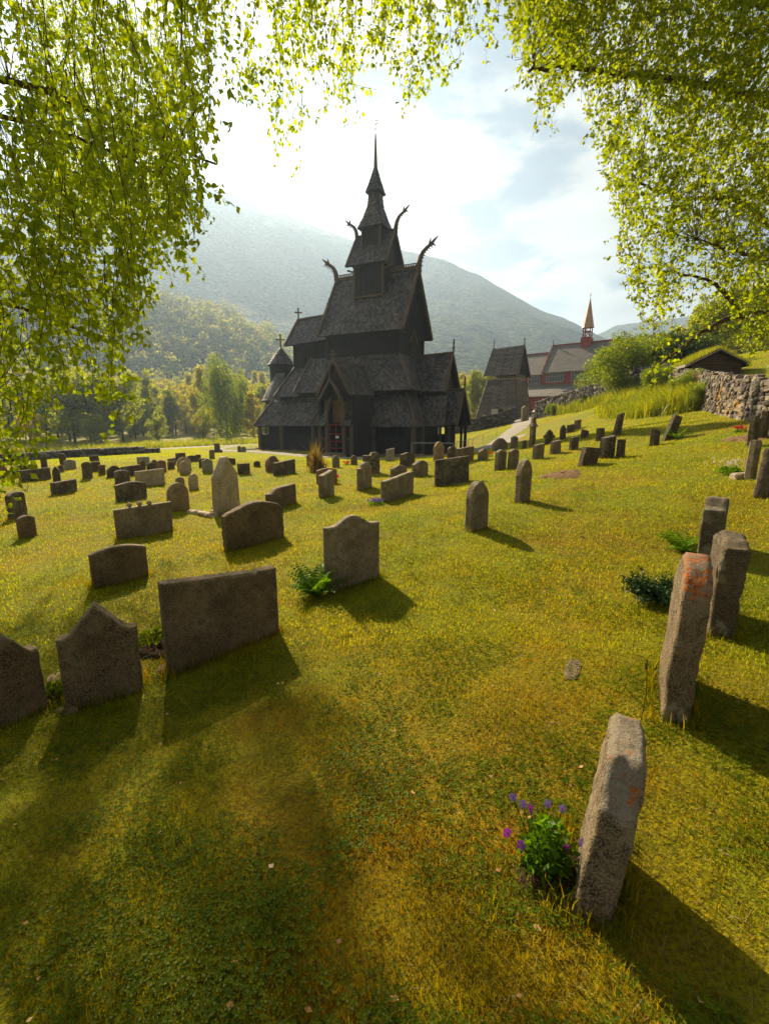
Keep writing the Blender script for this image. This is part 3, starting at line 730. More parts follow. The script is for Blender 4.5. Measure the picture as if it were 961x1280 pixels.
    for xx in (5.5, 6.3):
        for yy in (-2.45, 2.45): m.tube([(xx,yy,-.1),(xx,yy,2.15)], .10, 8)
    for yy in (-.8, .8):
        m.beam((6.98,yy*1.75,2.1),(6.98,yy*.4,3.9),.1,.12)
    m.split('porch_post', M['tarred_wall'], c)
    for p, h in (((6.28,0,7.15),.95),((7.2,0,4.6),.9)):
        m = MB(); m.beam(p,(p[0]+.03,p[1],p[2]+h),.09,.09); m.beam((p[0],p[1]-.12,p[2]+h*.72),(p[0],p[1]+.12,p[2]+h*.72),.07,.07); m.lathe([(0,-.1),(.11,-.03),(.11,.03),(0,.1)],6,(p[0],p[1],p[2]+h*.35)); m.build('finial', M['tarred_board'], c)
    # --- gallery: low plank wall, rail, posts, dark inner wall
    segs = [((-8.45,-4.12),(-.85,-4.12),(0,-1)),((1.85,-4.12),(5.0,-4.12),(0,-1)),((5.0,-4.12),(5.0,-2.7),(1,0)),((5.0,2.7),(5.0,4.12),(1,0)),((5.0,4.12),(-8.45,4.12),(0,1))]
    for p, q, n in segs:
        m = MB(); plank_wall(m, p, q, .12, 1.13, n, step=.33, th=.08, batten=.015); m.build('gallery_wall', M['tarred_wall'], c)
        m = MB(); P_, Q_ = Vector((*p, 0)), Vector((*q, 0)); L = (Q_-P_).length; N_ = Vector((*n, 0))
        m.beam(P_+N_*.03+Vector((0,0,1.19)), Q_+N_*.03+Vector((0,0,1.19)), .14, .12); m.beam(P_+Vector((0,0,2.02)), Q_+Vector((0,0,2.02)), .16, .18); m.beam(P_+N_*.04+Vector((0,0,.06)), Q_+N_*.04+Vector((0,0,.06)), .2, .2)
        k = max(1, int(L/.62))
        for i in range(k+1):
            c_ = P_.lerp(Q_, i/k); m.beam((c_.x,c_.y,1.2),(c_.x,c_.y,1.98),.07,.07)
        m.build('gallery_rail', M['tarred_wall'], c)
    m = MB()
    for p in ((-8.45,-4.2),(-6.15,-4.25),(-3.15,-4.25),(5.02,-4.2),(5.02,4.2),(-8.45,4.2),(5.05,-2.7),(5.05,2.7),(1.95,-4.2)):
        m.tube([(p[0],p[1],-.15),(p[0],p[1],2.1)], .17, 10)
    m.split('gallery_post', M['tarred_board'], c)
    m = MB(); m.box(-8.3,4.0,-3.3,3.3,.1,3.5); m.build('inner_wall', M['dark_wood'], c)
    m = MB(); m.box(-8.4,5.0,-4.1,4.1,.02,.14); m.box(4.9,7.1,-2.4,2.4,.0,.12); m.box(-.6,1.7,-7.0,-4.0,.0,.16); m.build('floor', M['dark_wood'], c)
    # stone plinth
    V_ = MB()
    def plinth(p, q):
        L = math.dist(p, q); k = int(L/.38)
        for i in range(k):
            u = (i+.5)/k; x = p[0]+(q[0]-p[0])*u; y = p[1]+(q[1]-p[1])*u; s = rng.uniform(.13, .22)
            rock(V_, (x+rng.uniform(-.04,.04), y+rng.uniform(-.04,.04), -.02), (s*1.2, s, s*.8), rng.integers(1e6))
    plinth((-8.6,-4.3),(5.1,-4.3)); plinth((5.1,-4.3),(5.1,-2.8)); plinth((-8.6,-4.3),(-8.6,4.3))
    for q_ in ((5.6,-4.4),(-9.2,-4.2),(-9.5,-3.6),(-9.3,-4.8),(-5.5,-4.9),(-4.8,-4.8)): rock(V_, (q_[0], q_[1], .02), (.3,.22,.16), rng.integers(1e6))
    V_.build('plinth_stones', M['stone_grey'], c)
    # --- south portal
    sx = .55
    for t in (-1, 1):
        roof(c, [((sx,-7.0,6.12),(sx,-2.75,6.18),(sx+t*1.3,-4.0,4.1),(sx+t*1.3,-7.05,4.02))], boards=[((sx+t*1.32,-7.1,3.98),(sx,-7.05,6.25)),((sx+t*1.32,-3.98,4.1),(sx+t*.02,-2.9,6.2))], bw=.15)
        roof(c, [((sx-.05,-7.35,4.95),(sx-.05,-5.2,4.95),(sx-.05+t*.9,-5.0,3.68),(sx-.05+t*.9,-7.4,3.68))], boards=[((sx-.05+t*.92,-7.45,3.62),(sx-.05,-7.4,5.05))], bw=.13)
    m = MB(); m.beam((sx,-7.1,6.2),(sx,-2.8,6.24),.14,.14); m.split('ridge_board', M['tarred_board'], c)
    m = MB(); yb = -6.75
    m.add([(sx-1.1,yb,4.1),(sx+1.1,yb,4.1),(sx,yb,5.95),(sx-1.1,yb+.1,4.1),(sx+1.1,yb+.1,4.1),(sx,yb+.1,5.95)], [(0,1,2),(3,5,4),(0,3,4,1),(1,4,5,2),(2,5,3,0)])
    for x0 in (-.72, 1.82):
        plank_wall(m, (x0,-6.9), (x0,-4.1), .1, 3.9, (1 if x0 > 0 else -1, 0), th=.1)
    m.box(sx-1.28,sx-.72,-6.86,-6.76,.1,1.15); m.box(sx+.68,sx+1.28,-6.86,-6.76,.1,1.15)
    m.box(sx-1.28,sx+1.28,-6.4,-4.2,3.7,4.15)
    m.build('portal_wall', M['tarred_wall'], c)
    m = MB()
    for x0 in (sx-1.25, sx-.68, sx+.68, sx+1.25): m.tube([(x0,-6.95,-.1),(x0,-6.95,3.75 if abs(x0-sx) < 1 else 2.15)], .12, 8)
    m.beam((sx-1.3,-6.93,1.2),(sx-.68,-6.93,1.2),.1,.1); m.beam((sx+.68,-6.93,1.2),(sx+1.3,-6.93,1.2),.1,.1)
    m.beam((sx-.68,-6.97,3.0),(sx-.3,-6.97,3.9),.1,.14); m.beam((sx+.68,-6.97,3.0),(sx+.3,-6.97,3.9),.1,.14)
    m.split('portal_post', M['tarred_board'], c)
    roof(c, [((sx+.66,-6.1,3.68),(sx+1.22,-6.1,3.68),(sx+1.34,-7.25,2.02),(sx+.64,-7.25,2.02))], boards=[((sx+.66,-7.27,2.05),(sx+.66,-6.1,3.75))], bw=.1)
    roof(c, [((sx-1.22,-6.1,3.68),(sx-.66,-6.1,3.68),(sx-.64,-7.25,2.02),(sx-1.34,-7.25,2.02))], boards=[((sx-1.32,-7.27,2.05),(sx-1.22,-6.1,3.75))], bw=.1)
    m = MB(); m.add([(sx-.6,-6.3,2.2),(sx+.6,-6.3,2.2),(sx+.6,-6.3,3.75),(sx,-6.3,4.7),(sx-.6,-6.3,3.75)], [(0,1,2,3,4)]); m.box(sx-.6,sx+.6,-6.29,-6.2,2.3,3.7)
    m.build('carved_panel', M['tan_wood'], c)
    m = MB(); m.box(sx-.48,sx+.48,-5.4,-5.3,.2,2.5); d = m.build('door', M['dark_wood'], c)
    g = MB()
    for z in (.55,1.0,1.5,2.1): g.beam((sx-.5,-6.85,z),(sx+.5,-6.85,z),.04,.05)
    for x0 in (sx-.5,sx,sx+.5): g.beam((x0,-6.87,.3),(x0,-6.87,2.15),.04,.04)
    go = g.build('gate', M['red_paint'], c)
    g = MB(); g.box(sx-.02,sx+.24,-6.93,-6.91,1.22,1.38); g.build('notice', M['white_paper'], go)
    m = MB(); m.box(sx-.85,sx+.85,-7.75,-7.0,-.1,.14); m.box(sx-.7,sx+.7,-7.4,-7.0,.14,.27); m.build('step', M['stone_grey'], c)
    wood_cross(c, (sx,-7.08,6.2), .55, 'finial')
    m = MB(); m.beam((sx-.05,-7.42,4.95),(sx-.05,-7.42,5.45),.07,.07); m.build('finial', M['tarred_board'], c)
    # --- apse: round roofs and turret
    def cone_roof(cx, r0, z0, r1, z1, n=20, a0=70, a1=290, **kw):
        q = []
        aa = np.radians(np.linspace(a0, a1, n+1))
        for p_, q_ in zip(aa[:-1], aa[1:]):
            A_ = (cx+r1*math.cos(q_), r1*math.sin(q_), z1); B_ = (cx+r1*math.cos(p_), r1*math.sin(p_), z1)
            C_ = (cx+r0*math.cos(p_), r0*math.sin(p_), z0); D_ = (cx+r0*math.cos(q_), r0*math.sin(q_), z0); q.append((A_, B_, C_, D_))
        roof(c, q, **kw)
    cone_roof(-8.2, 3.35, 1.92, 2.35, 3.7)
    cone_roof(-8.5, 2.5, 3.98, 1.15, 6.3)
    m = MB(); m.lathe([(2.3,3.2),(2.2,4.2)], 20, (-8.4,0,0)); m.lathe([(2.9,.1),(2.9,1.2)], 20, (-8.2,0,0)); m.build('apse_wall', M['tarred_wall'], c)
    m = MB(); m.lathe([(1.02,5.6),(1.02,7.15)], 18, (-9.35,0,0)); m.build('apse_turret', M['tarred_wall'], c)
    cone_roof(-9.35, 1.18, 7.02, .62, 7.85, 14, 0, 360, course=.24, tooth=.16); cone_roof(-9.35, .62, 7.85, .08, 8.5, 10, 0, 360, course=.2, tooth=.13)
    wood_cross(c, (-9.35,0,8.45), 1.15)
    return c

_ico = None
def rock(mb, c, s, seed, sub=1):
    """one irregular stone"""
    global _ico
    import bmesh
    if _ico is None:
        _ico = {}
    if sub not in _ico:
        b = bmesh.new(); bmesh.ops.create_icosphere(b, subdivisions=sub, radius=1)
        _ico[sub] = ([v.co.copy() for v in b.verts], [tuple(v.index for v in f.verts) for f in b.faces]); b.free()
    vs, fs = _ico[sub]; off = Vector((seed % 97, seed % 53, seed % 31))
    out = []
    for v in vs:
        d = 1 + .38*mnoise.noise(v*1.3 + off)
        w = Vector((max(-.72, min(.72, v.x))*1.25, max(-.72, min(.72, v.y))*1.25, max(-.68, min(.68, v.z))*1.3))*d
        out.append((c[0]+w.x*s[0], c[1]+w.y*s[1], c[2]+w.z*s[2]))
    mb.add(out, fs)
church = build_church()

# ------------------------------------------------------------------ bell tower
def build_bell_tower():
    g = 2.2
    c = thing('bell_tower', (15.98, 58.0, 0), R(-35), 'free-standing dark shingled bell tower with a gabled roof beside the path', 'bell tower')
    def lerp(a, b, t): return a + (b-a)*t
    bot = [(-3.65,-3.2,g),(1.65,-3.2,g),(1.65,2.6,g),(-3.65,2.6,g)]; top = [(-2.75,-1.85,7.15),(.75,-1.85,7.15),(.75,1.6,7.15),(-2.75,1.6,7.15)]
    for k in range(4):
        k2 = (k+1) % 4
        o = link_mesh('wall', shingle_mesh('wall', [(top[k], top[k2], bot[k2], bot[k])], course=.26, tooth=2.2, lift=.04, pointed=False), M['tower_shingle'], c)
        s = MB(); s.beam(Vector(bot[k])+Vector((0,0,0)), top[k], .13, .13); s.build('corner_board', M['tarred_board'], o)
    m = MB(); m.add([*[tuple(Vector(p)*1) for p in bot], *top], [(0,1,5,4),(1,2,6,5),(2,3,7,6),(3,0,4,7),(4,5,6,7)]); m.build('frame', M['dark_wood'], c)
    m = MB()
    for (x0, y0), (x1, y1) in (((-2.7,-1.8),(.7,-1.8)),((.7,-1.8),(.7,1.55)),((-2.7,1.55),(.7,1.55)),((-2.7,-1.8),(-2.7,1.55))):
        for i in range(11):
            t = i/10; x = lerp(x0, x1, t); y = lerp(y0, y1, t); m.beam((x,y,7.1),(x,y,7.75),.09,.07)
        m.beam((x0,y0,7.2),(x1,y1,7.2),.14,.12)
    m.build('belfry_slats', M['grey_wood'], c)
    m = MB(); m.lathe([(.5,7.15),(.42,7.3),(.3,7.6),(.15,7.75)], 12, (-1,0,0)); m.build('bell', M['iron'], c)
    yc = -.1
    for t in (-1, 1):
        q = ((-2.85,yc,11.05),(.92,yc,11.15),(1.15,yc+t*2.15,7.62),(-3.05,yc+t*2.15,7.62))
        roof(c, [q], mat='tower_shingle', boards=[((1.17,yc+t*2.17,7.6),(.94,yc,11.2)),((-3.07,yc+t*2.17,7.6),(-2.87,yc,11.1))], bw=.14, course=.28, tooth=2.2, pointed=False)
    m = MB()
    for x in (-2.75, .82):
        m.add([(x,yc-1.95,7.75),(x,yc+1.95,7.75),(x,yc,10.95),(x+.05,yc-1.95,7.75),(x+.05,yc+1.95,7.75),(x+.05,yc,10.95)], [(0,1,2),(3,5,4),(0,3,4,1),(1,4,5,2),(2,5,3,0)])
        for y in np.arange(-1.7, 1.8, .34): m.beam((x+.06,yc+y,7.78),(x+.06,yc+y,7.78+3.0*(1-abs(y)/1.95)),.06,.06,up=(1,0,0))
    m.build('gable_wall', M['dark_wood'], c)
    for x in (-2.85, .95): 
        m = MB(); m.beam((x,yc,11.1),(x,yc,12.1),.07,.07); m.beam((x-.15,yc,11.75),(x+.15,yc,11.75),.06,.06); m.lathe([(0,-.1),(.1,0),(0,.1)],6,(x,yc,11.45)); m.build('finial', M['tarred_board'], c)
    m = MB(); m.box(-.7,.35,-3.32,-3.2,g+.3,g+1.45); m.build('door', M['dark_wood'], c)
    m = MB(); m.box(-1.35,-.55,-3.75,-3.65,g+.9,g+1.45); m.build('notice_board', M['pale_paint'], c)
build_bell_tower()

# ------------------------------------------------------------------ red church
def build_red_church():
    c = thing('red_church', (28.07, 80.0, 0), R(-40), 'long red wooden church with slate roofs and a slender spire behind the stone wall', 'church')
    g = 2.0; L = 17.0
    def sl(q, nm='roof'):
        m = MB(); m.slab(q, .12); return m.build(nm, M['slate'], c)
    for t in (-1, 1):
        r = sl([(0,0,14.35),(L,0,14.35),(L+.3,t*4.5,9.75),(0.2,t*4.5,9.75)])
        if t < 0:
            b = MB(); b.beam((.15,t*4.55,9.75),(-.05,0,14.45),.16,.2); b.split('verge_board', M['red_paint'], r)
        sl([(-5.2,0,13.3),(-.02,0,13.3),(-.02,t*3.9,9.55),(-5.2,t*3.9,9.55)])
        sl([(-5,t*3.7,8.0),(L,t*3.7,8.15),(L,t*7.9,6.0),(-5,t*7.9,5.9)])
    m = MB(); m.beam((-.1,0,14.42),(L,0,14.42),.2,.22); m.beam((-5.3,0,13.36),(0,0,13.36),.18,.2); m.split('ridge_board', M['red_paint'], c)
    m = MB(); m.box(.1,L,-3.95,3.95,g,9.85); m.box(-5,.1,-3.45,3.45,g,9.6)
    for x in (.1, L-.1): m.add([(x,-3.9,9.8),(x,3.9,9.8),(x,0,14.2)], [(0,1,2)])
    m.add([(-4.98,-3.4,9.5),(-4.98,3.4,9.5),(-4.98,0,13.1)], [(0,1,2)])
    m.build('nave_wall', M['red_paint'], c)
    m = MB(); m.box(-4.8,L,-7.5,7.5,g,6.15); m.build('aisle_wall', M['red_paint'], c)
    for (x0, x1, tt, zz0, zz1) in [(.8+3.9*i, .8+3.9*i+2.7, 3.96, 8.3, 9.7) for i in range(4)] + [(-2.4,-.5,3.46,8.15,9.4),(-4.8,-3.1,3.46,8.15,9.4)]:
        w = MB(); w.box(x0,x1,-tt-.05,-tt+.02,zz0,zz1); wo_ = w.build('window', M['glass'], c)
        f = MB(); n = max(4, int((x1-x0)/.42))
        for i in range(n+1):
            x = x0+(x1-x0)*i/n; f.beam((x,-tt-.08,zz0),(x,-tt-.08,zz1),.07,.06)
        f.beam((x0,-tt-.08,zz0),(x1,-tt-.08,zz0),.08,.1); f.beam((x0,-tt-.08,zz1),(x1,-tt-.08,zz1),.08,.1); f.beam((x0,-tt-.08,(zz0+zz1)/2+.15),(x1,-tt-.08,(zz0+zz1)/2+.15),.05,.05)
        f.build('frame', M['pale_paint'], wo_)
    x = 5.35
    m = MB(); m.box(x-.75,x+.75,-.75,.75,13.4,15.1); m.build('spire_base', M['red_paint'], c)
    m = MB()
    for a in (-.52,.52):
        for b in (-.52,.52): m.beam((x+a,b,15.0),(x+a,b,16.7),.13,.13)
    for z in (15.15,16.0,16.65):
        for a in (-.52,.52): m.beam((x+a,-.52,z),(x+a,.52,z),.1,.1); m.beam((x-.52,a,z),(x+.52,a,z),.1,.1)
    for a in (-.52,.52):
        m.beam((x-.5,a,15.3),(x,a,16.1),.07,.07); m.beam((x+.5,a,15.3),(x,a,16.1),.07,.07)
    m.build('belfry', M['red_paint'], c)
    m = MB(); m.lathe([(.95,16.62),(.86,16.85),(.5,18.6),(.04,21.0)], 8, (x,0,0), R(22.5)); m.build('spire', M['copper'], c)
    m = MB(); m.beam((x,0,20.9),(x,0,21.8),.05,.05); m.beam((x-.16,0,21.45),(x+.16,0,21.45),.05,.05); m.build('cross', M['iron'], c)
    m = MB(); m.beam((0,0,14.4),(0,0,15.4),.08,.08); m.lathe([(0,-.12),(.13,0),(0,.12)],6,(0,0,14.95)); m.build('finial', M['red_paint'], c)
build_red_church()

# ------------------------------------------------------------------ turf roofed hut
def build_hut():
    p = ground_hit(880, 476); print('HUT', p); gz = p[2]
    c = thing('log_hut', (p[0], p[1], gz-.1), R(-12), 'small brown log hut with a shaggy turf roof above the dry stone wall', 'hut')
    c.scale = (.68, .68, .68)
    h = p[2]-gz
    m = MB()
    for i in range(int((h+1.25)/.17)+1):
        z = i*.17+.08
        m.tube([(-1.75,-1.5,z),(1.75,-1.5,z)], .085, 8); m.tube([(-1.75,1.5,z),(1.75,1.5,z)], .085, 8)
        m.tube([(-1.6,-1.65,z+.08),(-1.6,1.65,z+.08)], .085, 8); m.tube([(1.6,-1.65,z+.08),(1.6,1.65,z+.08)], .085, 8)
    zt = h+1.25
    n = 5
    for i in range(n):
        w = 1.6*(1-i/n); z = zt+.12+i*.17
        m.tube([(-w,-1.5,z),(w,-1.5,z)], .085, 8)
    m.box(-1.55,1.55,-1.45,1.45,0,zt)
    m.add([(-1.6,-1.46,zt),(1.6,-1.46,zt),(0,-1.46,zt+.9),(-1.6,1.46,zt),(1.6,1.46,zt),(0,1.46,zt+.9)], [(0,1,2),(3,5,4)])
    m.build('log_wall', M['log_wood'], c)
    rf = MB()
    for t in (-1, 1):
        q = [(0,-1.9,zt+1.12),(0,1.9,zt+1.12),(t*2.15,1.9,zt-.05),(t*2.15,-1.9,zt-.05)]; rf.slab(q, .2)
    ro = rf.build('roof', M['soil'], c)
    b = MB()
    for t in (-1, 1): b.beam((0,-1.95,zt+1.02),(t*2.2,-1.95,zt-.15),.06,.2,up=(0,1,0)); b.beam((t*2.2,-1.9,zt-.1),(t*2.2,1.9,zt-.1),.08,.2)
    b.split('barge_board', M['grey_wood'], ro)
    N = 9000; V = []; u = rng.uniform(-1, 1, N); y = rng.uniform(-1.95, 1.95, N); 
    x = u*2.2; z = zt+1.12-abs(u)*1.17
    base = np.stack([x, y, z], 1); hh = rng.uniform(.12, .42, N); ang = rng.uniform(0, 6.28, N); ln = rng.normal(0, .35, (N, 2))
    w = .012; dx = np.stack([np.cos(ang)*w, np.sin(ang)*w, np.zeros(N)], 1); tip = base + np.stack([ln[:, 0]*hh, ln[:, 1]*hh, hh], 1)
    Vv = np.concatenate([base-dx, base+dx, tip]); F = np.stack([np.arange(N), np.arange(N)+N, np.arange(N)+2*N], 1)
    link_mesh('roof_grass', np_mesh('roof_grass', Vv, F, rng.random(N)), M['tall_grass'], ro)
build_hut()

# ------------------------------------------------------------------ dry stone walls
def stone_wall(name, pts, height, mat, label, size=.28, thick=.6, base_sink=.15, seed=0, sub=1):
    r = np.random.default_rng(seed)
    P = [np.array(p[:2]) for p in pts]; L = [0]
    for a, b in zip(P, P[1:]): L.append(L[-1]+np.linalg.norm(b-a))
    H = lambda s: np.interp(s, L, height) if isinstance(height, (list, tuple)) else height
    m = MB(); cnt = []; o0 = thing(name, (P[0][0], P[0][1], tz(*P[0])), 0, label, 'stone wall')
    ox, oy, oz = o0.location
    s = 0.; row = 0; z = -base_sink
    maxH = max(height) if isinstance(height, (list, tuple)) else height
    while z < maxH + .05:
        rh = size*r.uniform(.5, .75); s = r.uniform(0, size)
        while s < L[-1]:
            w = size*r.uniform(.7, 1.7)
            sm = min(s+w/2, L[-1]); hh = H(sm) + .10*mnoise.noise(Vector((sm*.6, 3.3, seed)))
            if z + rh*.5 < hh:
                x = np.interp(sm, L, [p[0] for p in P]); y = np.interp(sm, L, [p[1] for p in P])
                x2 = np.interp(sm+.1, L, [p[0] for p in P]); y2 = np.interp(sm+.1, L, [p[1] for p in P])
                x1 = np.interp(sm-.1, L, [p[0] for p in P]); y1 = np.interp(sm-.1, L, [p[1] for p in P])
                d = np.array([x2-x1, y2-y1]); d /= np.linalg.norm(d)+1e-9; nrm = np.array([-d[1], d[0]])
                tzv = tz(x, y)
                for side in (-1, 1):
                    off = side*(thick/2 - size*.35 - .05*z) + r.uniform(-.05, .05)
                    k0 = len(m.v); f0 = len(m.f)
                    rock(m, (0, 0, 0), (w*.52, size*.5, rh*.58), int(r.integers(1e6)), sub)
                    tl = r.uniform(-.14, .14)
                    for i in range(k0, len(m.v)):
                        vx, vy, vz = m.v[i]; vx, vz = vx*math.cos(tl)-vz*math.sin(tl), vx*math.sin(tl)+vz*math.cos(tl)
                        m.v[i] = (x + d[0]*vx + nrm[0]*(vy+off) - ox, y + d[1]*vx + nrm[1]*(vy+off) - oy, tzv + z + rh/2 + vz - oz)
                    cnt += [r.random()]*(len(m.f)-f0)
            s += w*.93
        z += rh*.86
    # earth and rubble core
    k0 = len(m.f)
    S = np.arange(0, L[-1], .4)
    for a, b in zip(S[:-1], S[1:]):
        q = []
        for s_ in (a, b):
            x = np.interp(s_, L, [p[0] for p in P]); y = np.interp(s_, L, [p[1] for p in P]); q.append((x, y, tz(x, y)))
        d = np.array([q[1][0]-q[0][0], q[1][1]-q[0][1]]); d /= np.linalg.norm(d); nrm = np.array([-d[1], d[0]])*(thick*.24)
        vs = []
        for (x, y, zz_), s_ in zip(q, (a, b)):
            hh = H(s_)-size*.35
            for sg in (-1, 1):
                vs += [(x+nrm[0]*sg-ox, y+nrm[1]*sg-oy, zz_-.2-oz), (x+nrm[0]*sg-ox, y+nrm[1]*sg-oy, zz_+hh-oz)]
        m.add(vs, [(0,4,5,1),(2,3,7,6),(1,5,7,3)])
    cnt += [.05]*(len(m.f)-k0)
    me = bpy.data.meshes.new('stonework'); me.from_pydata(m.v, [], m.f)
    a = me.attributes.new('rnd', 'FLOAT', 'FACE'); a.data.foreach_set('value', np.array(cnt, np.float32))
    link_mesh('stonework', me, mat, o0)
    return o0
def hit_list(*pp): return [ground_hit(*p) for p in pp]
w_far = [P3(669,524,46), P3(700,516,42), P3(735,509,37.5), P3(770,501,33.5), P3(800,494,30), P3(835,488,27)]
stone_wall('stone_wall', w_far, [1.6,1.7,1.6,1.6,1.5,1.5], M['dark_stone_wall'], 'long dark mossy dry stone wall climbing the slope from the bell tower path to the bushes', .34, .8, seed=3)
w_near = [P3(835,488,27), P3(862,492,23.5), P3(885,499,20), P3(905,505,17.5), P3(930,512,15), P3(965,520,12.7), P3(1020,530,10.8), P3(1100,540,9.2)]
stone_wall('stone_wall', w_near, [1.2,1.25,1.3,1.2,1.1,1.0,1.0,.95], M['dry_stone'], 'pale brown dry stone wall with orange lichen at the right below the log hut', .22, .8, seed=5, sub=2)
w_gate = [P3(560,534,52), P3(592,532,51), P3(620,531,50.5), P3(641,530,50)]
stone_wall('stone_wall', w_gate, [.8,1.3,1.5,1.6], M['dark_stone_wall'], 'short grey dry stone wall in front of the dark bell tower', .34, .8, seed=8)
w_low = [P3(-300,600,22), P3(-120,588,26), P3(-20,581,29), P3(60,577.5,30.5), P3(130,573.5,32), P3(200,570,34.5)]
stone_wall('stone_wall', w_low, [.55,.55,.55,.6,.55,.45], M['dark_stone_wall'], 'low rubble wall between the left hand graves and the road', .3, .6, seed=9)

# ------------------------------------------------------------------ gravestones
def prof(shape, u):
    a = abs(u)
    if shape == 'flat': return 1.0
    if shape == 'flatl': return 1.0 - .10*(u+1)/2          # falls to the right
    if shape == 'flatr': return .88 + .12*(u+1)/2          # rises to the right
    if shape == 'arch': return 1 - .13*u*u
    if shape == 'round': return 1 - .30*(1-math.sqrt(max(0, 1-u*u*.985)))
    if shape == 'full_round': return 1 - .42*(1-math.sqrt(max(0, 1-u*u*.99)))
    if shape == 'gable': return 1 - .16*a
    if shape == 'steep': return 1 - .34*a
    if shape == 'point': return 1 - .30*a**1.4
    if shape == 'boulder': return 1 - .34*a**2.2 + .04*math.sin(3*u+1)
    if shape == 'shoulder': return (1 - .10*(a/.6)**2) if a < .62 else .80 - .03*(a-.62)
    if shape == 'ogee': return 1 - .26*sstep(a, .0, .85) + (.05 if a < .12 else 0)*(1-a/.12)
    if shape == 'wave': return .90 + .10*math.cos(u*2.6-.3) - .05*sstep(a, .8, 1)
    if shape == 'hump': return 1 - .13*sstep(a, .05, .75)
    if shape == 'bump_left': return .93 + .07*math.exp(-((u+.15)/.35)**2) - .10*sstep(-u, .6, 1)
    if shape == 'step_up': return .86 if u < -.1 else 1 - .1*sstep(u, .6, 1)
    if shape == 'step_down': return 1 - .05*u if u < .55 else (.93 if u < .62 else .975)
    if shape == 'clip_left': return 1 - .22*sstep(-u, .35, 1.0)
    if shape == 'chip': return 1 - .10*sstep(u, .1, .5) - .06*sstep(-u, .5, 1)
    return 1.0
def stone_mesh(W, T, H, shape, nx, nzv, rough, seed, edge=.02, sink=.15, taper=1.0):
    off = Vector((seed*1.37 % 91, seed*.71 % 47, seed*.23 % 29))
    edge = min(edge, W*.2, T*.3)
    us = [-1, -1+2*edge/W] + list(np.linspace(-1, 1, nx+1)[1:-1]) + [1-2*edge/W, 1]
    us = sorted(set(round(u, 5) for u in us)); vs = list(np.linspace(0, 1, nzv+1)); e_ = edge/H
    vs = sorted(set([round(v, 5) for v in vs if v <= 1-e_*1.01] + [1-e_, 1]))
    ny = max(1, int(T/(W/nx)*.8)) if nx > 8 else 1
    nu, nv = len(us), len(vs); V = []; F = []
    def P(u, v, yy):
        h = prof(shape, u); z = -sink + v*(h*H+sink); tp = 1 + (taper-1)*max(0, z)/H
        p = Vector((u*W/2*tp, yy, z))
        if rough:
            q = p*3.1 + off; n = Vector((mnoise.noise(q), mnoise.noise(q+Vector((9, 3, 1))), mnoise.noise(q+Vector((2, 8, 5)))))
            q2 = p*13 + off; n2 = Vector((mnoise.noise(q2), mnoise.noise(q2+Vector((9, 3, 1))), mnoise.noise(q2+Vector((2, 8, 5)))))
            q3 = p*34 + off; n3 = Vector((mnoise.noise(q3), mnoise.noise(q3+Vector((9, 3, 1))), mnoise.noise(q3+Vector((2, 8, 5))))); p = p + (n*.5 + n2*.45 + n3*.3)*rough
        return p
    idx = {}
    for sidx, sg in ((0, -1), (1, 1)):
        for i, u in enumerate(us):
            for j, v in enumerate(vs):
                border = i in (0, nu-1) or j == nv-1
                y = sg*(T/2 - (edge if border else 0)); idx[sidx, i, j] = len(V); V.append(P(u, v, y))
    for sidx in (0, 1):
        for i in range(nu-1):
            for j in range(nv-1):
                q = (idx[sidx, i, j], idx[sidx, i+1, j], idx[sidx, i+1, j+1], idx[sidx, i, j+1]); F.append(q if sidx == 0 else q[::-1])
    rim = [(0, j) for j in range(nv)] + [(i, nv-1) for i in range(1, nu)] + [(nu-1, j) for j in range(nv-2, -1, -1)]
    cols = [[idx[0, i, j] for i, j in rim]]
    for k in range(1, ny):
        y = -(T/2-edge) + (T-2*edge)*k/ny; c = []
        for i, j in rim: c.append(len(V)); V.append(P(us[i], vs[j], y))
        cols.append(c)
    cols.append([idx[1, i, j] for i, j in rim])
    for a, b in zip(cols[:-1], cols[1:]):
        for k in range(len(rim)-1): F.append((a[k], a[k+1], b[k+1], b[k]))
    return V, F
STONES = []
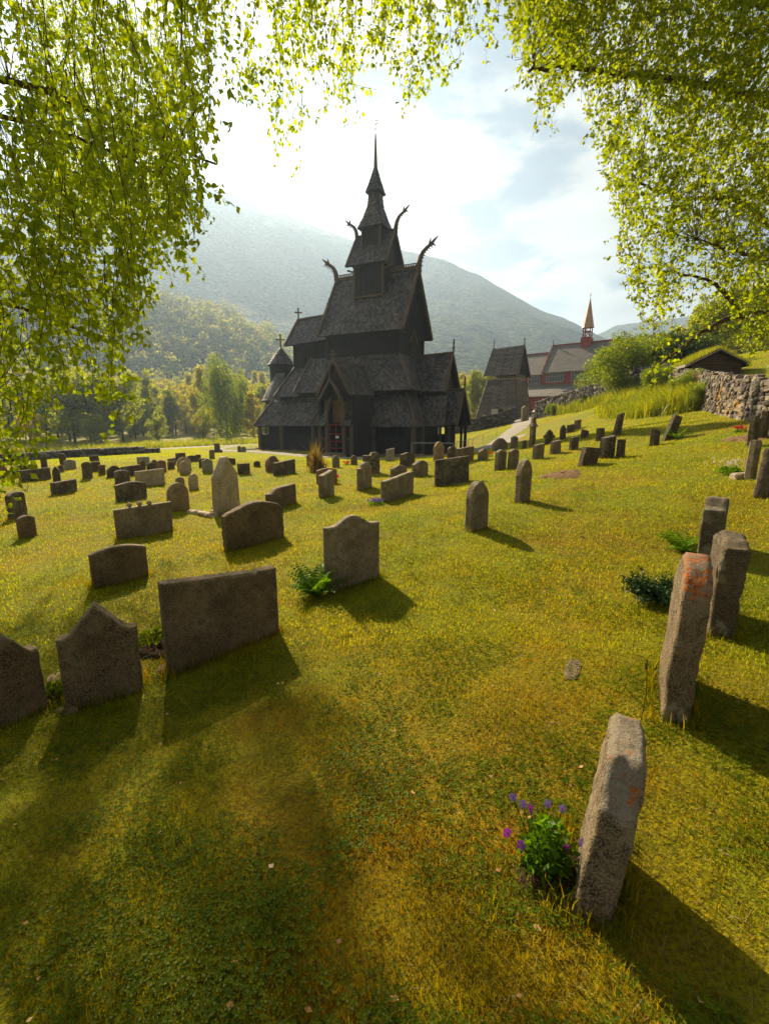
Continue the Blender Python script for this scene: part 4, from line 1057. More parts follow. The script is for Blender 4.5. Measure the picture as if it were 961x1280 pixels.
def gravestone(xl, xr, yt, yb, shape, mat, label, yaw=48, th=None, W=None, b=None, lean=0, tip=0, hi=0, rough=None, taper=1.0, group='gravestones on the grassy slope', name='gravestone', extra=None, H=None):
    xc = (xl+xr)/2; ybc = yb
    if b is not None:
        p0, p1 = ground_hit(b[0], b[1]), ground_hit(b[2], b[3]); yaw = math.degrees(math.atan2(p1[1]-p0[1], p1[0]-p0[0])); W0 = math.hypot(p1[0]-p0[0], p1[1]-p0[1])
    ya = R(yaw); ux = np.array([math.cos(ya), math.sin(ya), 0]); uy = np.array([-math.sin(ya), math.cos(ya), 0])
    g = ground_hit(xc, yb); mpx = g[1]/FPX*1.03
    th_ = th if th is not None else max(.10, min(.16, .14*(xr-xl)*mpx*1.6))
    w = W or max(.18, (xr-xl)*mpx); h = H or (yb-yt)*mpx
    for it in range(7):
        g = ground_hit(xc, ybc)
        C = [g + ux*sx*w/2 + uy*sy*th_/2 for sx in (-1, 1) for sy in (-1, 1)]
        for c in C: c[2] = tz(c[0], c[1])
        pr = [proj(c) for c in C]; L_, R_ = min(p[0] for p in pr), max(p[0] for p in pr); B_ = max(p[1] for p in pr)
        top = g + np.array([0, 0, h]); 
        if lean: top = top + ux*math.sin(R(lean))*h
        pt = [proj(top + ux*sx*w/2 + uy*sy*th_/2) for sx in (-.0001, .0001) for sy in (-1, 1)]; T_ = min(p[1] for p in pt)
        if W is None: w = min(2.2, max(.12, w*(1 + .9*((xr-xl)-(R_-L_))/max(R_-L_, 4))))
        if H is None: h = max(.15, h*(1 + .9*((T_-yt)/max(B_-T_, 4))))
        xc += ((xl+xr)/2 - (L_+R_)/2); ybc += (yb - B_)
        ybc = max(ybc, 532)
    px_w = w/mpx
    if rough is None: rough = .006 if h < .5 else .012
    nx, nzv = ((34, 36) if hi == 2 else (18, 20)) if hi else (8, 6)
    V, F = stone_mesh(w, th_, h, shape, nx, nzv, rough, random.random()*1000, edge=.022 if not hi else .016, taper=taper, sink=.15 + w*.08)
    me = bpy.data.meshes.new(name); me.from_pydata(V, [], F)
    if hi: me.shade_smooth()
    o = link_mesh(name, me, M[mat]); o.location = (g[0], g[1], tz(g[0], g[1]))
    o.rotation_euler = (R(tip), R(lean), ya); tag(o, label, 'gravestone', group)
    STONES.append((g, w, h, yaw, label)); return o, g, w, h, ya
def S(*a, **k): return gravestone(*a, **k)
D, G_, Lt, Bl, Br, Rd, Mo = 'stone_dark', 'stone_grey', 'stone_light', 'stone_blue', 'stone_brown', 'stone_red', 'stone_mottled'
# nearest ones
S(-30,62,792,918,'ogee',Br,'large dark gravestone with curved shoulders cut by the left edge',b=(-25,925,58,890),th=.13,hi=2,rough=.01)
S(83,180,755,890,'ogee',Br,'dark gravestone with a small pointed crown and curved shoulders beside the hydrangea',b=(92,893,178,868),th=.12,hi=2,rough=.008)
S(208,350,716,846,'step_down',Br,'wide flat slab gravestone with a notch at its top right corner',b=(222,845,350,792),th=.13,hi=2,rough=.005)
S(115,187,681,736,'arch',Br,'low wide gravestone with a gently arched top behind the pointed one',b=(118,735,187,718),th=.12,hi=1)
S(405,475,643,742,'hump',G_,'upright grey gravestone with a rounded hump top and fern at its foot',b=(412,741,475,720),th=.10,hi=2,rough=.004)
S(279,356,626,690,'wave',Br,'brown rough gravestone with a wavy broken top',b=(286,690,356,672),th=.15,hi=2,rough=.018)
S(266,301,570,646,'steep',Lt,'tall pale pointed obelisk-like gravestone with a stone border',b=(274,645,300,633),th=.16,hi=1,taper=.86,rough=.003)
o, g_, w_, h_, ya_ = S(146,217,629,675,'flatr',G_,'wide smooth grey gravestone with three small knobs on top',b=(152,675,217,664),th=.12,hi=1,rough=.002)
for i in range(3):
    k = MB(); k.lathe([(0,-.02),(.035,0),(.045,.03),(.03,.06),(0,.075)], 8); kb = k.build('knob', M['stone_light'], o); kb.location = ((-.22+.17*i)*w_, 0, h_*(.945+.013*i))
S(580,610,601,665,'full_round',G_,'tall narrow round-topped gravestone alone in the middle of the lawn',yaw=30,th=.15,hi=1,b=(588,664,609,658))
S(642,663,574,629,'full_round',G_,'tall narrow round-topped gravestone beside the bare earth patch',yaw=25,th=.16,hi=1)
S(475,517,593,631,'flatr',G_,'wide grey slab gravestone with purple flowers at its left foot',b=(482,630,517,618),th=.13,hi=1)
S(542,586,570,609,'flatr',Mo,'wide dark lichen-covered slab gravestone in the middle of the lawn',b=(545,608,586,600),th=.12,hi=1)
# right hand stones seen almost from the side
S(703,775,917,1160,'clip_left',"stone_orange_light",'thick upright gravestone with a sloping shoulder nearest the viewer beside the pansies',yaw=62,W=.34,th=.105,hi=2,rough=.014,tip=6)
S(817,865,692,908,'round','stone_orange','tall thick gravestone with bright orange lichen on its rounded top',yaw=60,W=.55,th=.12,hi=2,rough=.016,tip=2)
S(872,920,664,800,'chip',D,'rough topped gravestone leaning right just behind the orange lichen stone',yaw=60,W=.62,th=.15,hi=2,rough=.022,tip=1)
S(863,909,622,705,'step_up',Mo,'blocky stepped gravestone furthest back in the right hand row of three',yaw=52,W=.62,th=.20,hi=1,rough=.02)
S(941,990,562,622,'clip_left',D,'big dark gravestone leaning right at the right edge of the picture',yaw=40,th=.16,hi=1,lean=14,rough=.02,b=None)
S(928,945,550,600,'flat',G_,'narrow grey upright gravestone beside the white daisies',yaw=20,th=.12)
S(931,946,519,559,'flatl',D,'narrow dark gravestone below the stone wall with red flowers beside it',yaw=20,th=.13,rough=.02)
S(943,959,510,550,'flatr',D,'dark gravestone leaning right against the foot of the pale stone wall',yaw=30,th=.13,lean=8)
# right slope
S(826,843,518,551,'flat',D,'dark rough gravestone leaning right with a tuft of weeds behind',yaw=10,th=.16,lean=18,rough=.02,taper=.8)
S(810,824,536,558,'flatl',D,'small blocky dark gravestone left of the leaning one with weeds',yaw=25,th=.14)
S(764,776,515,545,'flatr',D,'slender tall dark gravestone leaning right high on the slope',yaw=10,th=.16,lean=8,taper=.75)
S(747,768,544,574,'flatr',Mo,'rough square dark gravestone in the middle of the right slope',yaw=25,th=.18,rough=.03)
S(768,781,549,572,'flat',D,'small flat dark gravestone just right of the rough square one',yaw=20,th=.12,taper=.9)
S(721,746,557,583,'flatr',D,'squat dark gravestone tilted right above the bare earth patch',yaw=15,th=.18,lean=12)
S(743,755,535,552,'flat',D,'small square gravestone left of the slender tall one',yaw=25,th=.14)
S(724,735,537,549,'flatl',D,'very low slanted dark gravestone on the upper slope',yaw=20,th=.14,lean=6)
S(716,726,524,538,'flatr',G_,'small grey gravestone topmost near the long dark wall',yaw=25,th=.14)
S(707,718,530,542,'flatr',D,'low dark square gravestone just left of the topmost small one',yaw=30,th=.14)
S(698,707,531,551,'point',D,'slim pointed dark gravestone on the right slope',yaw=25,th=.12)
S(710,723,545,563,'flatr',D,'square dark upright gravestone below the slim pointed one',yaw=20,th=.14)
o, g_, w_, h_, ya_ = S(680,691,537,556,'point',D,'dark gravestone with cross-like stubby arms',yaw=25,th=.12)
k = MB(); k.beam((-.26*1.0,0,h_*.52),(.26,0,h_*.52),.12,.12); k.build('arm', M[D], o)
S(686,701,550,568,'flatr',G_,'low rough grey gravestone below the one with stubby arms',yaw=25,th=.14,rough=.02)
S(664,680,554,575,'flatr',G_,'square grey gravestone right of the walkway pillar stone',yaw=25,th=.16)
o, g_, w_, h_, ya_ = S(660,669,533,560,'flat',Br,'tall brown pillar gravestone with a narrow pointed cap beside the walkway',yaw=20,th=.22,taper=.92)
k = MB(); k.lathe([(.20,0),(.16,.08),(.11,.14),(.09,.34),(.02,.44)], 4, rot=R(45)); kb = k.build('cap', M[Br], o); kb.location = (0, 0, h_*.99)
S(651,658,550,562,'arch',D,'tiny dark gravestone just left of the brown pillar stone',yaw=25,th=.12)
S(637,647,545,562,'arch',G_,'small grey round-shouldered gravestone close to the walkway',yaw=25,th=.14)
S(614,634,548,566,'boulder',G_,'broad light grey rounded gravestone near the walkway bend',yaw=25,th=.18)
S(633,648,561,586,'arch',G_,'right stone of a touching pair of rough grey gravestones',yaw=25,th=.16,rough=.02)
S(617,633,562,589,'arch',G_,'left stone of a touching pair of rough grey gravestones',yaw=25,th=.16,rough=.02)
S(596,610,561,576,'wave',G_,'small grey gravestone with uneven top next to red flowers',yaw=35,th=.14)
S(568,592,558,580,'flatr',Br,'flat brown gravestone partly behind the wide lichen slab',yaw=40,th=.16)
S(558,571,558,574,'round',D,'small dark round-topped gravestone behind the wide lichen slab',yaw=35,th=.12)
S(541,555,552,576,'shoulder','stone_ochre','ochre lobed round-topped gravestone in front of the church corner',yaw=35,th=.12,hi=1)
S(514,535,575,597,'wave',G_,'short rough grey gravestone with rounded corners in front of the church',yaw=40,th=.16,rough=.02,hi=1)
S(499,519,565,584,'gable',D,'domed dark brown gravestone near the church corner post',yaw=38,th=.15)
S(487,509,581,599,'wave',G_,'low wavy-topped gravestone behind the grey slab with purple flowers',yaw=38,th=.15,rough=.02)
S(482,493,560,577,'flatr',Bl,'small pale blue-grey gravestone with a slanted top by the church wall',yaw=30,th=.10)
S(453,475,565,594,'step_up',Mo,'tall mottled gravestone in two levels in front of the church',yaw=35,th=.16,rough=.02,hi=1)
S(446,465,577,612,'shoulder',G_,'light grey round-headed gravestone with one small shoulder',yaw=32,th=.13,hi=1,b=(449,611,464,607))
S(438,447,569,582,'round',Br,'small brown round-topped gravestone with red flowers in front of the church',yaw=35,th=.12)
S(415,425,569,585,'shoulder',G_,'small grey gravestone with round shoulders in front of the portal',yaw=35,th=.12)
S(395,404,565,581,'arch',G_,'small grey gravestone right of the tall dry grass clump',yaw=35,th=.12)
S(383,392,567,583,'round',Br,'small brown gravestone left of the tall dry grass clump',yaw=35,th=.12)
S(395,422,585,606,'arch',Rd,'low arched dark red gravestone behind the narrow flat-topped one',yaw=38,th=.12)
S(398,418,589,623,'flatr',G_,'narrow upright grey gravestone with a flat top in the lawn middle',yaw=30,th=.14,hi=1,b=(401,622,418,617))
S(332,371,608,638,'clip_left',Br,'wide low gravestone with a sloped left shoulder',b=(338,640,371,629),th=.15,hi=1)
S(341,370,575,595,'flatr',D,'flat-topped dark gravestone in front of the church left end',b=(343,594,370,590),th=.15)
S(332,350,570,590,'boulder',Rd,'reddish rough boulder gravestone left of a flat-topped dark one',yaw=40,th=.16,rough=.03)
S(317,326,576,584,'round',D,'tiny dark round gravestone alone left of the reddish boulder stone',yaw=35,th=.12)
S(297,313,579,593,'flat',D,'dark square gravestone right of the tall pale pointed one',yaw=30,th=.14)
S(284,295,572,582,'flatl',D,'dark gravestone half hidden behind the tall pale pointed one',yaw=30,th=.12)
S(297,302,557,565,'gable',G_,'tiny pointed gravestone beside the road at the church left end',yaw=30,th=.12)
S(302,308,558,565,'gable',G_,'tiny low gravestone right beside another one by the road',yaw=30,th=.12)
# left field
o, g_, w_, h_, ya_ = S(268,276,554,566,'flat',Br,'brown narrow monument on a wider base by the road',yaw=30,th=.25,taper=.85)
k = MB(); k.box(-w_*.75,w_*.75,-.28,.28,-.1,.22); k.build('base', M[D], o)
S(262,269,562,574,'arch',G_,'slender grey round-topped gravestone left of the brown monument',yaw=30,th=.12)
S(253,267,573,591,'gable',Bl,'blue-grey gable-topped gravestone left of the tall pale pointed one',yaw=32,th=.12)
S(249,260,573,585,'flat',D,'dark flat gravestone half behind the blue-grey gable-topped one',yaw=32,th=.12)
S(245,252,568,577,'flat',Br,'tiny brown flat gravestone in the far left field',yaw=32,th=.12)
S(234,247,569,578,'arch',D,'low dark arched gravestone in the far left field',yaw=35,th=.14)
S(222,240,571,589,'full_round',Lt,'pale round-topped gravestone behind its near twin',yaw=32,th=.12)
S(225,239,576,593,'full_round',Lt,'pale round-topped gravestone in front of its twin',yaw=32,th=.10)
S(220,233,566,577,'flat',D,'far dark flat gravestone near the low rubble wall',yaw=35,th=.12)
S(210,221,572,582,'flatr',G_,'far grey flat gravestone behind a dark small one',yaw=35,th=.12)
S(210,219,577,587,'flat',D,'small dark gravestone right of the reddish round one',yaw=32,th=.12)
S(197,209,575,591,'arch',Rd,'reddish round-topped gravestone in the left field',yaw=32,th=.12)
S(189,199,574,587,'point',Br,'brown pointed gravestone just behind the reddish round-topped one',yaw=35,th=.12)
S(184,196,578,589,'arch',D,'dark arched gravestone left of the reddish round-topped one',yaw=35,th=.12)
S(175,183,575,588,'point',Br,'small pointed brown gravestone behind the wide pale slab',yaw=35,th=.12)
S(172,188,571,582,'flat',Bl,'blue-grey flat gravestone at the back of the left field',yaw=35,th=.12)
S(236,249,592,613,'full_round',Lt,'small pale round-topped gravestone casting a shadow to its right',b=(238,612,249,609),th=.11,hi=1)
S(220,232,596,612,'round',G_,'small gravestone peeping from behind the large round grey one',yaw=35,th=.10)
S(210,238,603,641,'full_round',G_,'large grey round-arched gravestone in the left field',b=(214,640,238,635),th=.10,hi=1,rough=.002)
S(170,207,586,609,'flatr',Lt,'wide pale smooth slab gravestone in the left field',b=(172,608,207,604),th=.12)
S(152,178,581,597,'flatr',D,'wide dark gravestone with a sloping top behind mottled ones',yaw=42,th=.14)
S(144,164,587,606,'arch',Mo,'mottled grey gravestone behind a wide mottled one',yaw=38,th=.16,rough=.02)
S(145,185,602,628,'arch',Mo,'wide mottled lichen-spotted gravestone in the left field',b=(147,627,185,620),th=.15,hi=1,rough=.01)
S(134,153,582,597,'boulder',D,'low pointed dark boulder gravestone in the left field',yaw=40,th=.16)
S(124,133,581,594,'flat',Br,'small square brown gravestone between the boulder and the tall brown one',yaw=35,th=.12)
S(115,127,577,590,'flat',D,'dark flat gravestone right behind the tall brown rounded one',yaw=35,th=.14)
S(104,117,577,599,'arch',Br,'tall brown gravestone with rounded corners in the far left field',yaw=32,th=.12)
S(113,125,569,577,'flatl',D,'dark slanted gravestone against the low rubble wall',yaw=35,th=.14,lean=-8)
S(81,96,574,587,'gable',Bl,'blue-grey gable-topped gravestone near the low rubble wall',yaw=35,th=.12)
S(76,85,566,582,'flatl',D,'dark gravestone with a slanted top by the low rubble wall',yaw=30,th=.14,lean=-5)
S(74,81,581,591,'arch',Br,'tiny brown gravestone left of the blue-grey gable-topped one',yaw=35,th=.12)
S(52,61,567,587,'flat',D,'tall dark narrow gravestone by the low rubble wall',yaw=30,th=.12,taper=.9)
S(67,77,583,603,'point',D,'dark slim rounded gravestone behind a low wide one',yaw=32,th=.12)
S(64,98,600,619,'flatr',Mo,'low wide rough mottled gravestone at the left',b=(66,618,98,612),th=.16,rough=.02)
S(25,65,585,603,'flatr',Mo,'long low mottled slab gravestone at the left',b=(28,602,65,598),th=.16,rough=.01)
S(22,48,580,590,'flatr',D,'dark long slab half hidden behind the long mottled one',yaw=42,th=.14)
S(16,26,583,598,'flat',D,'dark gravestone at the left end of the long mottled slab',yaw=38,th=.14)
S(-4,11,580,598,'boulder',Rd,'reddish boulder gravestone at the left edge',yaw=40,th=.2,rough=.03)
S(10,36,614,650,'arch',Mo,'mottled gravestone with rounded corners under the hanging birch twigs',b=(15,649,36,643),th=.12,hi=1)
S(23,48,644,674,'arch',Br,'short brown gravestone in front of the mottled one at the left edge',b=(26,674,48,668),th=.12,hi=1)
print('STONES', len(STONES), [(round(s[1],2), round(s[2],2), round(s[3]), round(float(s[0][1]),1), s[4][:22]) for s in STONES])

# ------------------------------------------------------------------ leaf cloud tools
def leaf_quads(Pn, size, down=.0, aspect=.62, seed=0, fold=.12):
    """kite shaped leaves: base, side, tip, side. returns V,F"""
    r = np.random.default_rng(seed); n = len(Pn)
    d = r.normal(size=(n, 3)); d[:, 2] -= down; d /= np.linalg.norm(d, axis=1)[:, None]
    q = r.normal(size=(n, 3)); s = np.cross(d, q); s /= np.linalg.norm(s, axis=1)[:, None]+1e-9
    nn = np.cross(s, d); size = np.broadcast_to(size, (n,))[:, None]
    A = Pn; B = Pn + d*size*.42 + s*size*aspect/2 + nn*size*fold; C = Pn + d*size; E_ = Pn + d*size*.42 - s*size*aspect/2 + nn*size*fold
    V = np.stack([A, B, C, E_], 1).reshape(-1, 3); F = np.arange(4*n).reshape(n, 4)
    return V, F
def crown_points(kind, n, H, Rr, seed):
    r = np.random.default_rng(seed); pts = []
    if kind == 'spruce':
        k = n; z = H*(.08 + .92*r.random(k)**1.15); rad = Rr*(1-z/H)**.9*(.35+.65*np.abs(np.sin(z*9/H*3.1)))*r.uniform(.25, 1.05, k)**.5
        a = r.uniform(0, 6.283, k); a = np.round(a*5)/5 + r.normal(0, .10, k)
        return np.stack([rad*np.cos(a), rad*np.sin(a), z - rad*.35], 1)
    nc = 46 if kind != 'tall' else 60
    C = []
    while len(C) < nc:
        v = r.uniform(-1, 1, 3); l = np.linalg.norm(v)
        if l > 1 or l < .35: continue
        C.append(v)
    C = np.array(C)
    if kind == 'broad': c = C*[Rr, Rr, H*.40] + [0, 0, H*.58]
    elif kind == 'tall': c = C*[Rr, Rr, H*.46] + [0, 0, H*.53]; t = (c[:, 2]/H); c[:, :2] *= (1.15-np.clip(t, 0, 1)**1.6*.95)[:, None]
    else: c = C*[Rr, Rr, H*.42] + [0, 0, H*.56]; c[:, :2] *= (1.1-.45*np.clip(c[:, 2]/H, 0, 1))[:, None]
    rc = r.uniform(.16, .34, nc)*Rr
    w = rc**2; w /= w.sum(); idx = r.choice(nc, n, p=w)
    g = r.normal(size=(n, 3)); g /= np.linalg.norm(g, axis=1)[:, None]; g *= (r.random(n)**.45)[:, None]
    g *= rc[idx][:, None]*1.25
    if kind == 'weeping': g[:, 2] *= 2.1; g[:, :2] *= .7
    return c[idx] + g
def tree_proto(name, kind, H, Rr, n, leafsize, mat, bark, seed):
    pts = crown_points(kind, n, H, Rr, seed)
    r = np.random.default_rng(seed)
    V, F = leaf_quads(pts, r.uniform(.7, 1.3, len(pts))*leafsize, .3 if kind != 'weeping' else 1.5, .75, seed)
    cm = np_mesh('crown', V, F, r.random(len(F))); cm.materials.append(mat)
    m = MB(); lean = r.uniform(-.3, .3, 2)
    m.tube([(0,0,-.5),(lean[0]*.2,lean[1]*.2,H*.25),(lean[0]*.6,lean[1]*.6,H*.6),(lean[0],lean[1],H*.93)], [H*.018,H*.014,H*.009,H*.002], 6)
    for i in range(9 if kind != 'spruce' else 0):
        z = H*r.uniform(.25, .75); a = r.uniform(0, 6.28); l = Rr*r.uniform(.5, .85)
        m.tube([(lean[0]*.4,lean[1]*.4,z),(l*.5*math.cos(a),l*.5*math.sin(a),z+l*.45),(l*math.cos(a),l*math.sin(a),z+l*.75)], [H*.006,H*.004,H*.001], 4)
    me = bpy.data.meshes.new('trunk'); me.from_pydata(m.v, [], m.f); me.materials.append(bark)
    return (cm, me, name, H)
PROT = {
 'broad1': tree_proto('forest_tree', 'broad', 11, 3.6, 5200, .36, M['leaf_forest'], M['bark'], 11),
 'broad2': tree_proto('forest_tree', 'broad', 12, 3.9, 5200, .36, M['leaf_forest_warm'], M['bark'], 12),
 'tall1': tree_proto('birch_tree', 'tall', 14, 2.8, 5200, .33, M['leaf_forest_warm'], M['birch_bark'], 13),
 'tall2': tree_proto('birch_tree', 'tall', 13, 2.5, 4800, .33, M['leaf_forest'], M['birch_bark'], 14),
 'spruce': tree_proto('spruce_tree', 'spruce', 14, 2.9, 5600, .42, M['leaf_spruce'], M['bark'], 15),
 'weep': tree_proto('weeping_birch', 'weeping', 12, 4.0, 8500, .30, M['leaf_bright'], M['birch_bark'], 16),
}
TREE_LABEL = {'broad1': 'rounded green forest tree', 'broad2': 'rounded yellow-green forest tree',
 'tall1': 'slim golden forest birch', 'tall2': 'slim green forest birch', 'spruce': 'dark pointed forest spruce'}
def put_tree(key, x, y, s, rz, label, group, cat='tree', z=None, sz=None, mat=None):
    cm, tm, nm, H = PROT[key]
    t = thing(nm, (x, y, (tz(x, y) if z is None else z) - .1), rz, label, cat, group); t.scale = (s, s, sz or s)
    for mm, n2 in ((cm, 'crown'), (tm, 'trunk')):
        o = bpy.data.objects.new(n2, mm); COL.objects.link(o); o.parent = t
        if mat and n2 == 'crown': o.material_slots[0].link = 'OBJECT'; o.material_slots[0].material = mat
    return t
def zone(px, y):
    a = ' behind hanging twigs' if px < 180 else ' above the weeping birch' if px < 345 else ' behind the church' if px < 565 else ' between church and bell tower'
    return (' in the front row' if y < 88 else ' in the middle rows' if y < 125 else ' in the rearmost rows') + a
def forest():
    r = np.random.default_rng(21); cand = []
    for y in np.arange(64, 178, 6.6):
        for x in np.arange(-.98*y-8, .30*y+4, 6.2):
            cand.append((x+r.uniform(-2.6, 2.6), y+r.uniform(-2.8, 2.8)))
    n = 0
    for x, y in cand:
        px, py = proj((x, y, 8))
        if y > 90 and r.random() < .12: continue
        if px < -70 or px > 625: continue
        if 350 < px < 565 and y > 75 and r.random() < .75: continue       # hidden behind the church
        if y < 70+abs(px-100)*.02 and 90 < px < 330 and r.random() < .35: continue
        if px > 330 and y < 86: continue
        if 205 < px < 345 and y < 84: continue
        k = r.choice(['broad1', 'broad2', 'tall1', 'tall2', 'spruce'], p=[.26, .27, .25, .22, .0])
        if px < 200 and y < 95: k = r.choice(['broad1', 'spruce', 'tall2'], p=[.66, .0, .34])
        put_tree(k, x, y, r.uniform(.68, 1.0), r.uniform(0, 6.28), TREE_LABEL[k] + zone(px, y), {'broad1': 'rounded green trees of the wood beyond the road', 'broad2': 'rounded yellow-green trees of the wood beyond the road', 'tall1': 'golden birches of the wood beyond the road', 'tall2': 'green birches of the wood beyond the road', 'spruce': 'spruces of the wood beyond the road'}[k]); n += 1
    print('forest trees', n)
forest()
p = P3(285, 555, 72); put_tree('weep', p[0], p[1], .98, 1.0, 'large light green weeping birch left of the church by the road', 'single trees by the road', 'tree')
p = P3(318, 555, 74); put_tree('tall2', p[0], p[1], .66, 2.0, 'smaller pale green birch between the weeping birch and the church', 'single trees by the road', 'tree', mat=M['leaf_forest_warm'])
p = P3(255, 556, 74); put_tree('broad2', p[0], p[1], .42, 2.0, 'low bushy tree at the left foot of the weeping birch', 'single trees by the road', 'tree')
p = P3(340, 553, 78); put_tree('weep', p[0], p[1], .55, 3.0, 'small light green birch hard against the left end of the church', 'single trees by the road', 'tree')
for i, (px, D, s, k, lab) in enumerate([(200, 64, .38, 'broad1', 'dark bushy shrub at the left of the mown field beyond the road'), (120, 60, .40, 'broad1', 'dark green shrub behind the tall roadside grass'), (40, 58, .45, 'broad2', 'yellow-green shrub behind the tall roadside grass at the far left'), (-20, 56, .6, 'broad1', 'big dark shrub at the left edge beyond the road')]):
    p = P3(px, 556, D); put_tree(k, p[0], p[1], s, i, lab, 'shrubs beyond the road', 'shrub')
# trees on the slope behind the hut and the bright shrub by the wall
for i, (px, D, s, k) in enumerate([(835,60,.62,'broad1'),(862,52,.60,'tall2'),(893,56,.72,'broad1'),(925,50,.66,'tall2'),(955,55,.8,'broad1'),(1000,48,.8,'broad1'),(905,66,.9,'spruce'),(945,68,1.0,'broad1'),(870,70,.85,'broad2'),(1050,45,.9,'tall2'),(845,75,.7,'broad1'),(1100,50,1,'broad1')]):
    d = ray(px, 500); x = d[0]*D/d[1]; put_tree(k, x, D, s, i*1.3, ['dark leafy tree on the hillside behind the log hut', ['slimmer birch on the hillside right behind the log hut roof','slim birch on the hillside right of the log hut','slim birch at the right picture edge above the pale wall'][[1,3,9].index(i)] if i in (1,3,9) else 'thin birch on the hillside behind the log hut', 'spruce on the hillside behind the log hut', 'yellow-green tree on the hillside behind the log hut'][['broad1','tall2','spruce','broad2'].index(k)], 'trees on the hillside behind the log hut, ' + k.rstrip('12'), 'tree')
PROT['bush'] = tree_proto('leafy_bush', 'broad', 5.4, 2.7, 22000, .13, M['leaf_bright'], M['bark'], 31)
p = P3(788, 497, 31.5); put_tree('bush', p[0], p[1], .88, 0, 'bright green rounded shrub tree behind the long dark stone wall', 'shrubs behind the stone wall', 'shrub', z=p[2]-.6)
p = P3(842, 485, 31); put_tree('bush', p[0], p[1], .78, 2, 'darker leafy shrub behind the wall left of the log hut', 'shrubs behind the stone wall', 'shrub', mat=M['leaf_dark'], z=p[2]-.6)
p = P3(765, 500, 45); put_tree('bush', p[0], p[1], 1.0, 4, 'green shrub half hidden behind the bright one and hiding the red church end', 'shrubs behind the stone wall', 'shrub', z=3.3)
p = P3(812, 492, 36); put_tree('bush', p[0], p[1], .95, 5, 'leafy shrub between the bright shrub and the log hut', 'shrubs behind the stone wall', 'shrub', z=p[2]-.6)
p = P3(892, 452, 36); put_tree('broad1', p[0], p[1], .5, 5, 'small dark tree just behind the turf roof of the hut', 'shrubs behind the stone wall', 'tree')

# far wood on the hill spur: one mass
def hill_wood():
    r = np.random.default_rng(5); n = 2600; Vs = []; Fs = []; off = 0
    I = r.integers(0, HX.shape[0]-1, n); J = r.integers(1, 56, n)
    base = np.stack([HX[I, J], HY[I, J], HZ[I, J]], 1); base[:, :2] += r.normal(0, 2, (n, 2))
    k = 70; h = r.uniform(6, 13, n)
    c = np.repeat(base, k, 0); hh = np.repeat(h, k)
    g = r.normal(size=(n*k, 3)); g /= np.linalg.norm(g, axis=1)[:, None]; g *= (r.random(n*k)**.4)[:, None]
    P = c + g*np.stack([hh*.28, hh*.28, hh*.48], 1) + np.stack([0*hh, 0*hh, hh*.5], 1)
    V, F = leaf_quads(P, r.uniform(.9, 1.7, n*k), .3, .8, 9)
    o = link_mesh('far_wood', np_mesh('far_wood', V, F, np.repeat(r.random(n), k)*.6+r.random(n*k)*.4), [M['leaf_hill']])
    tag(o, 'hazy yellow-green wood covering the hill spur left of the church', 'wood', kind='stuff')
hill_wood()

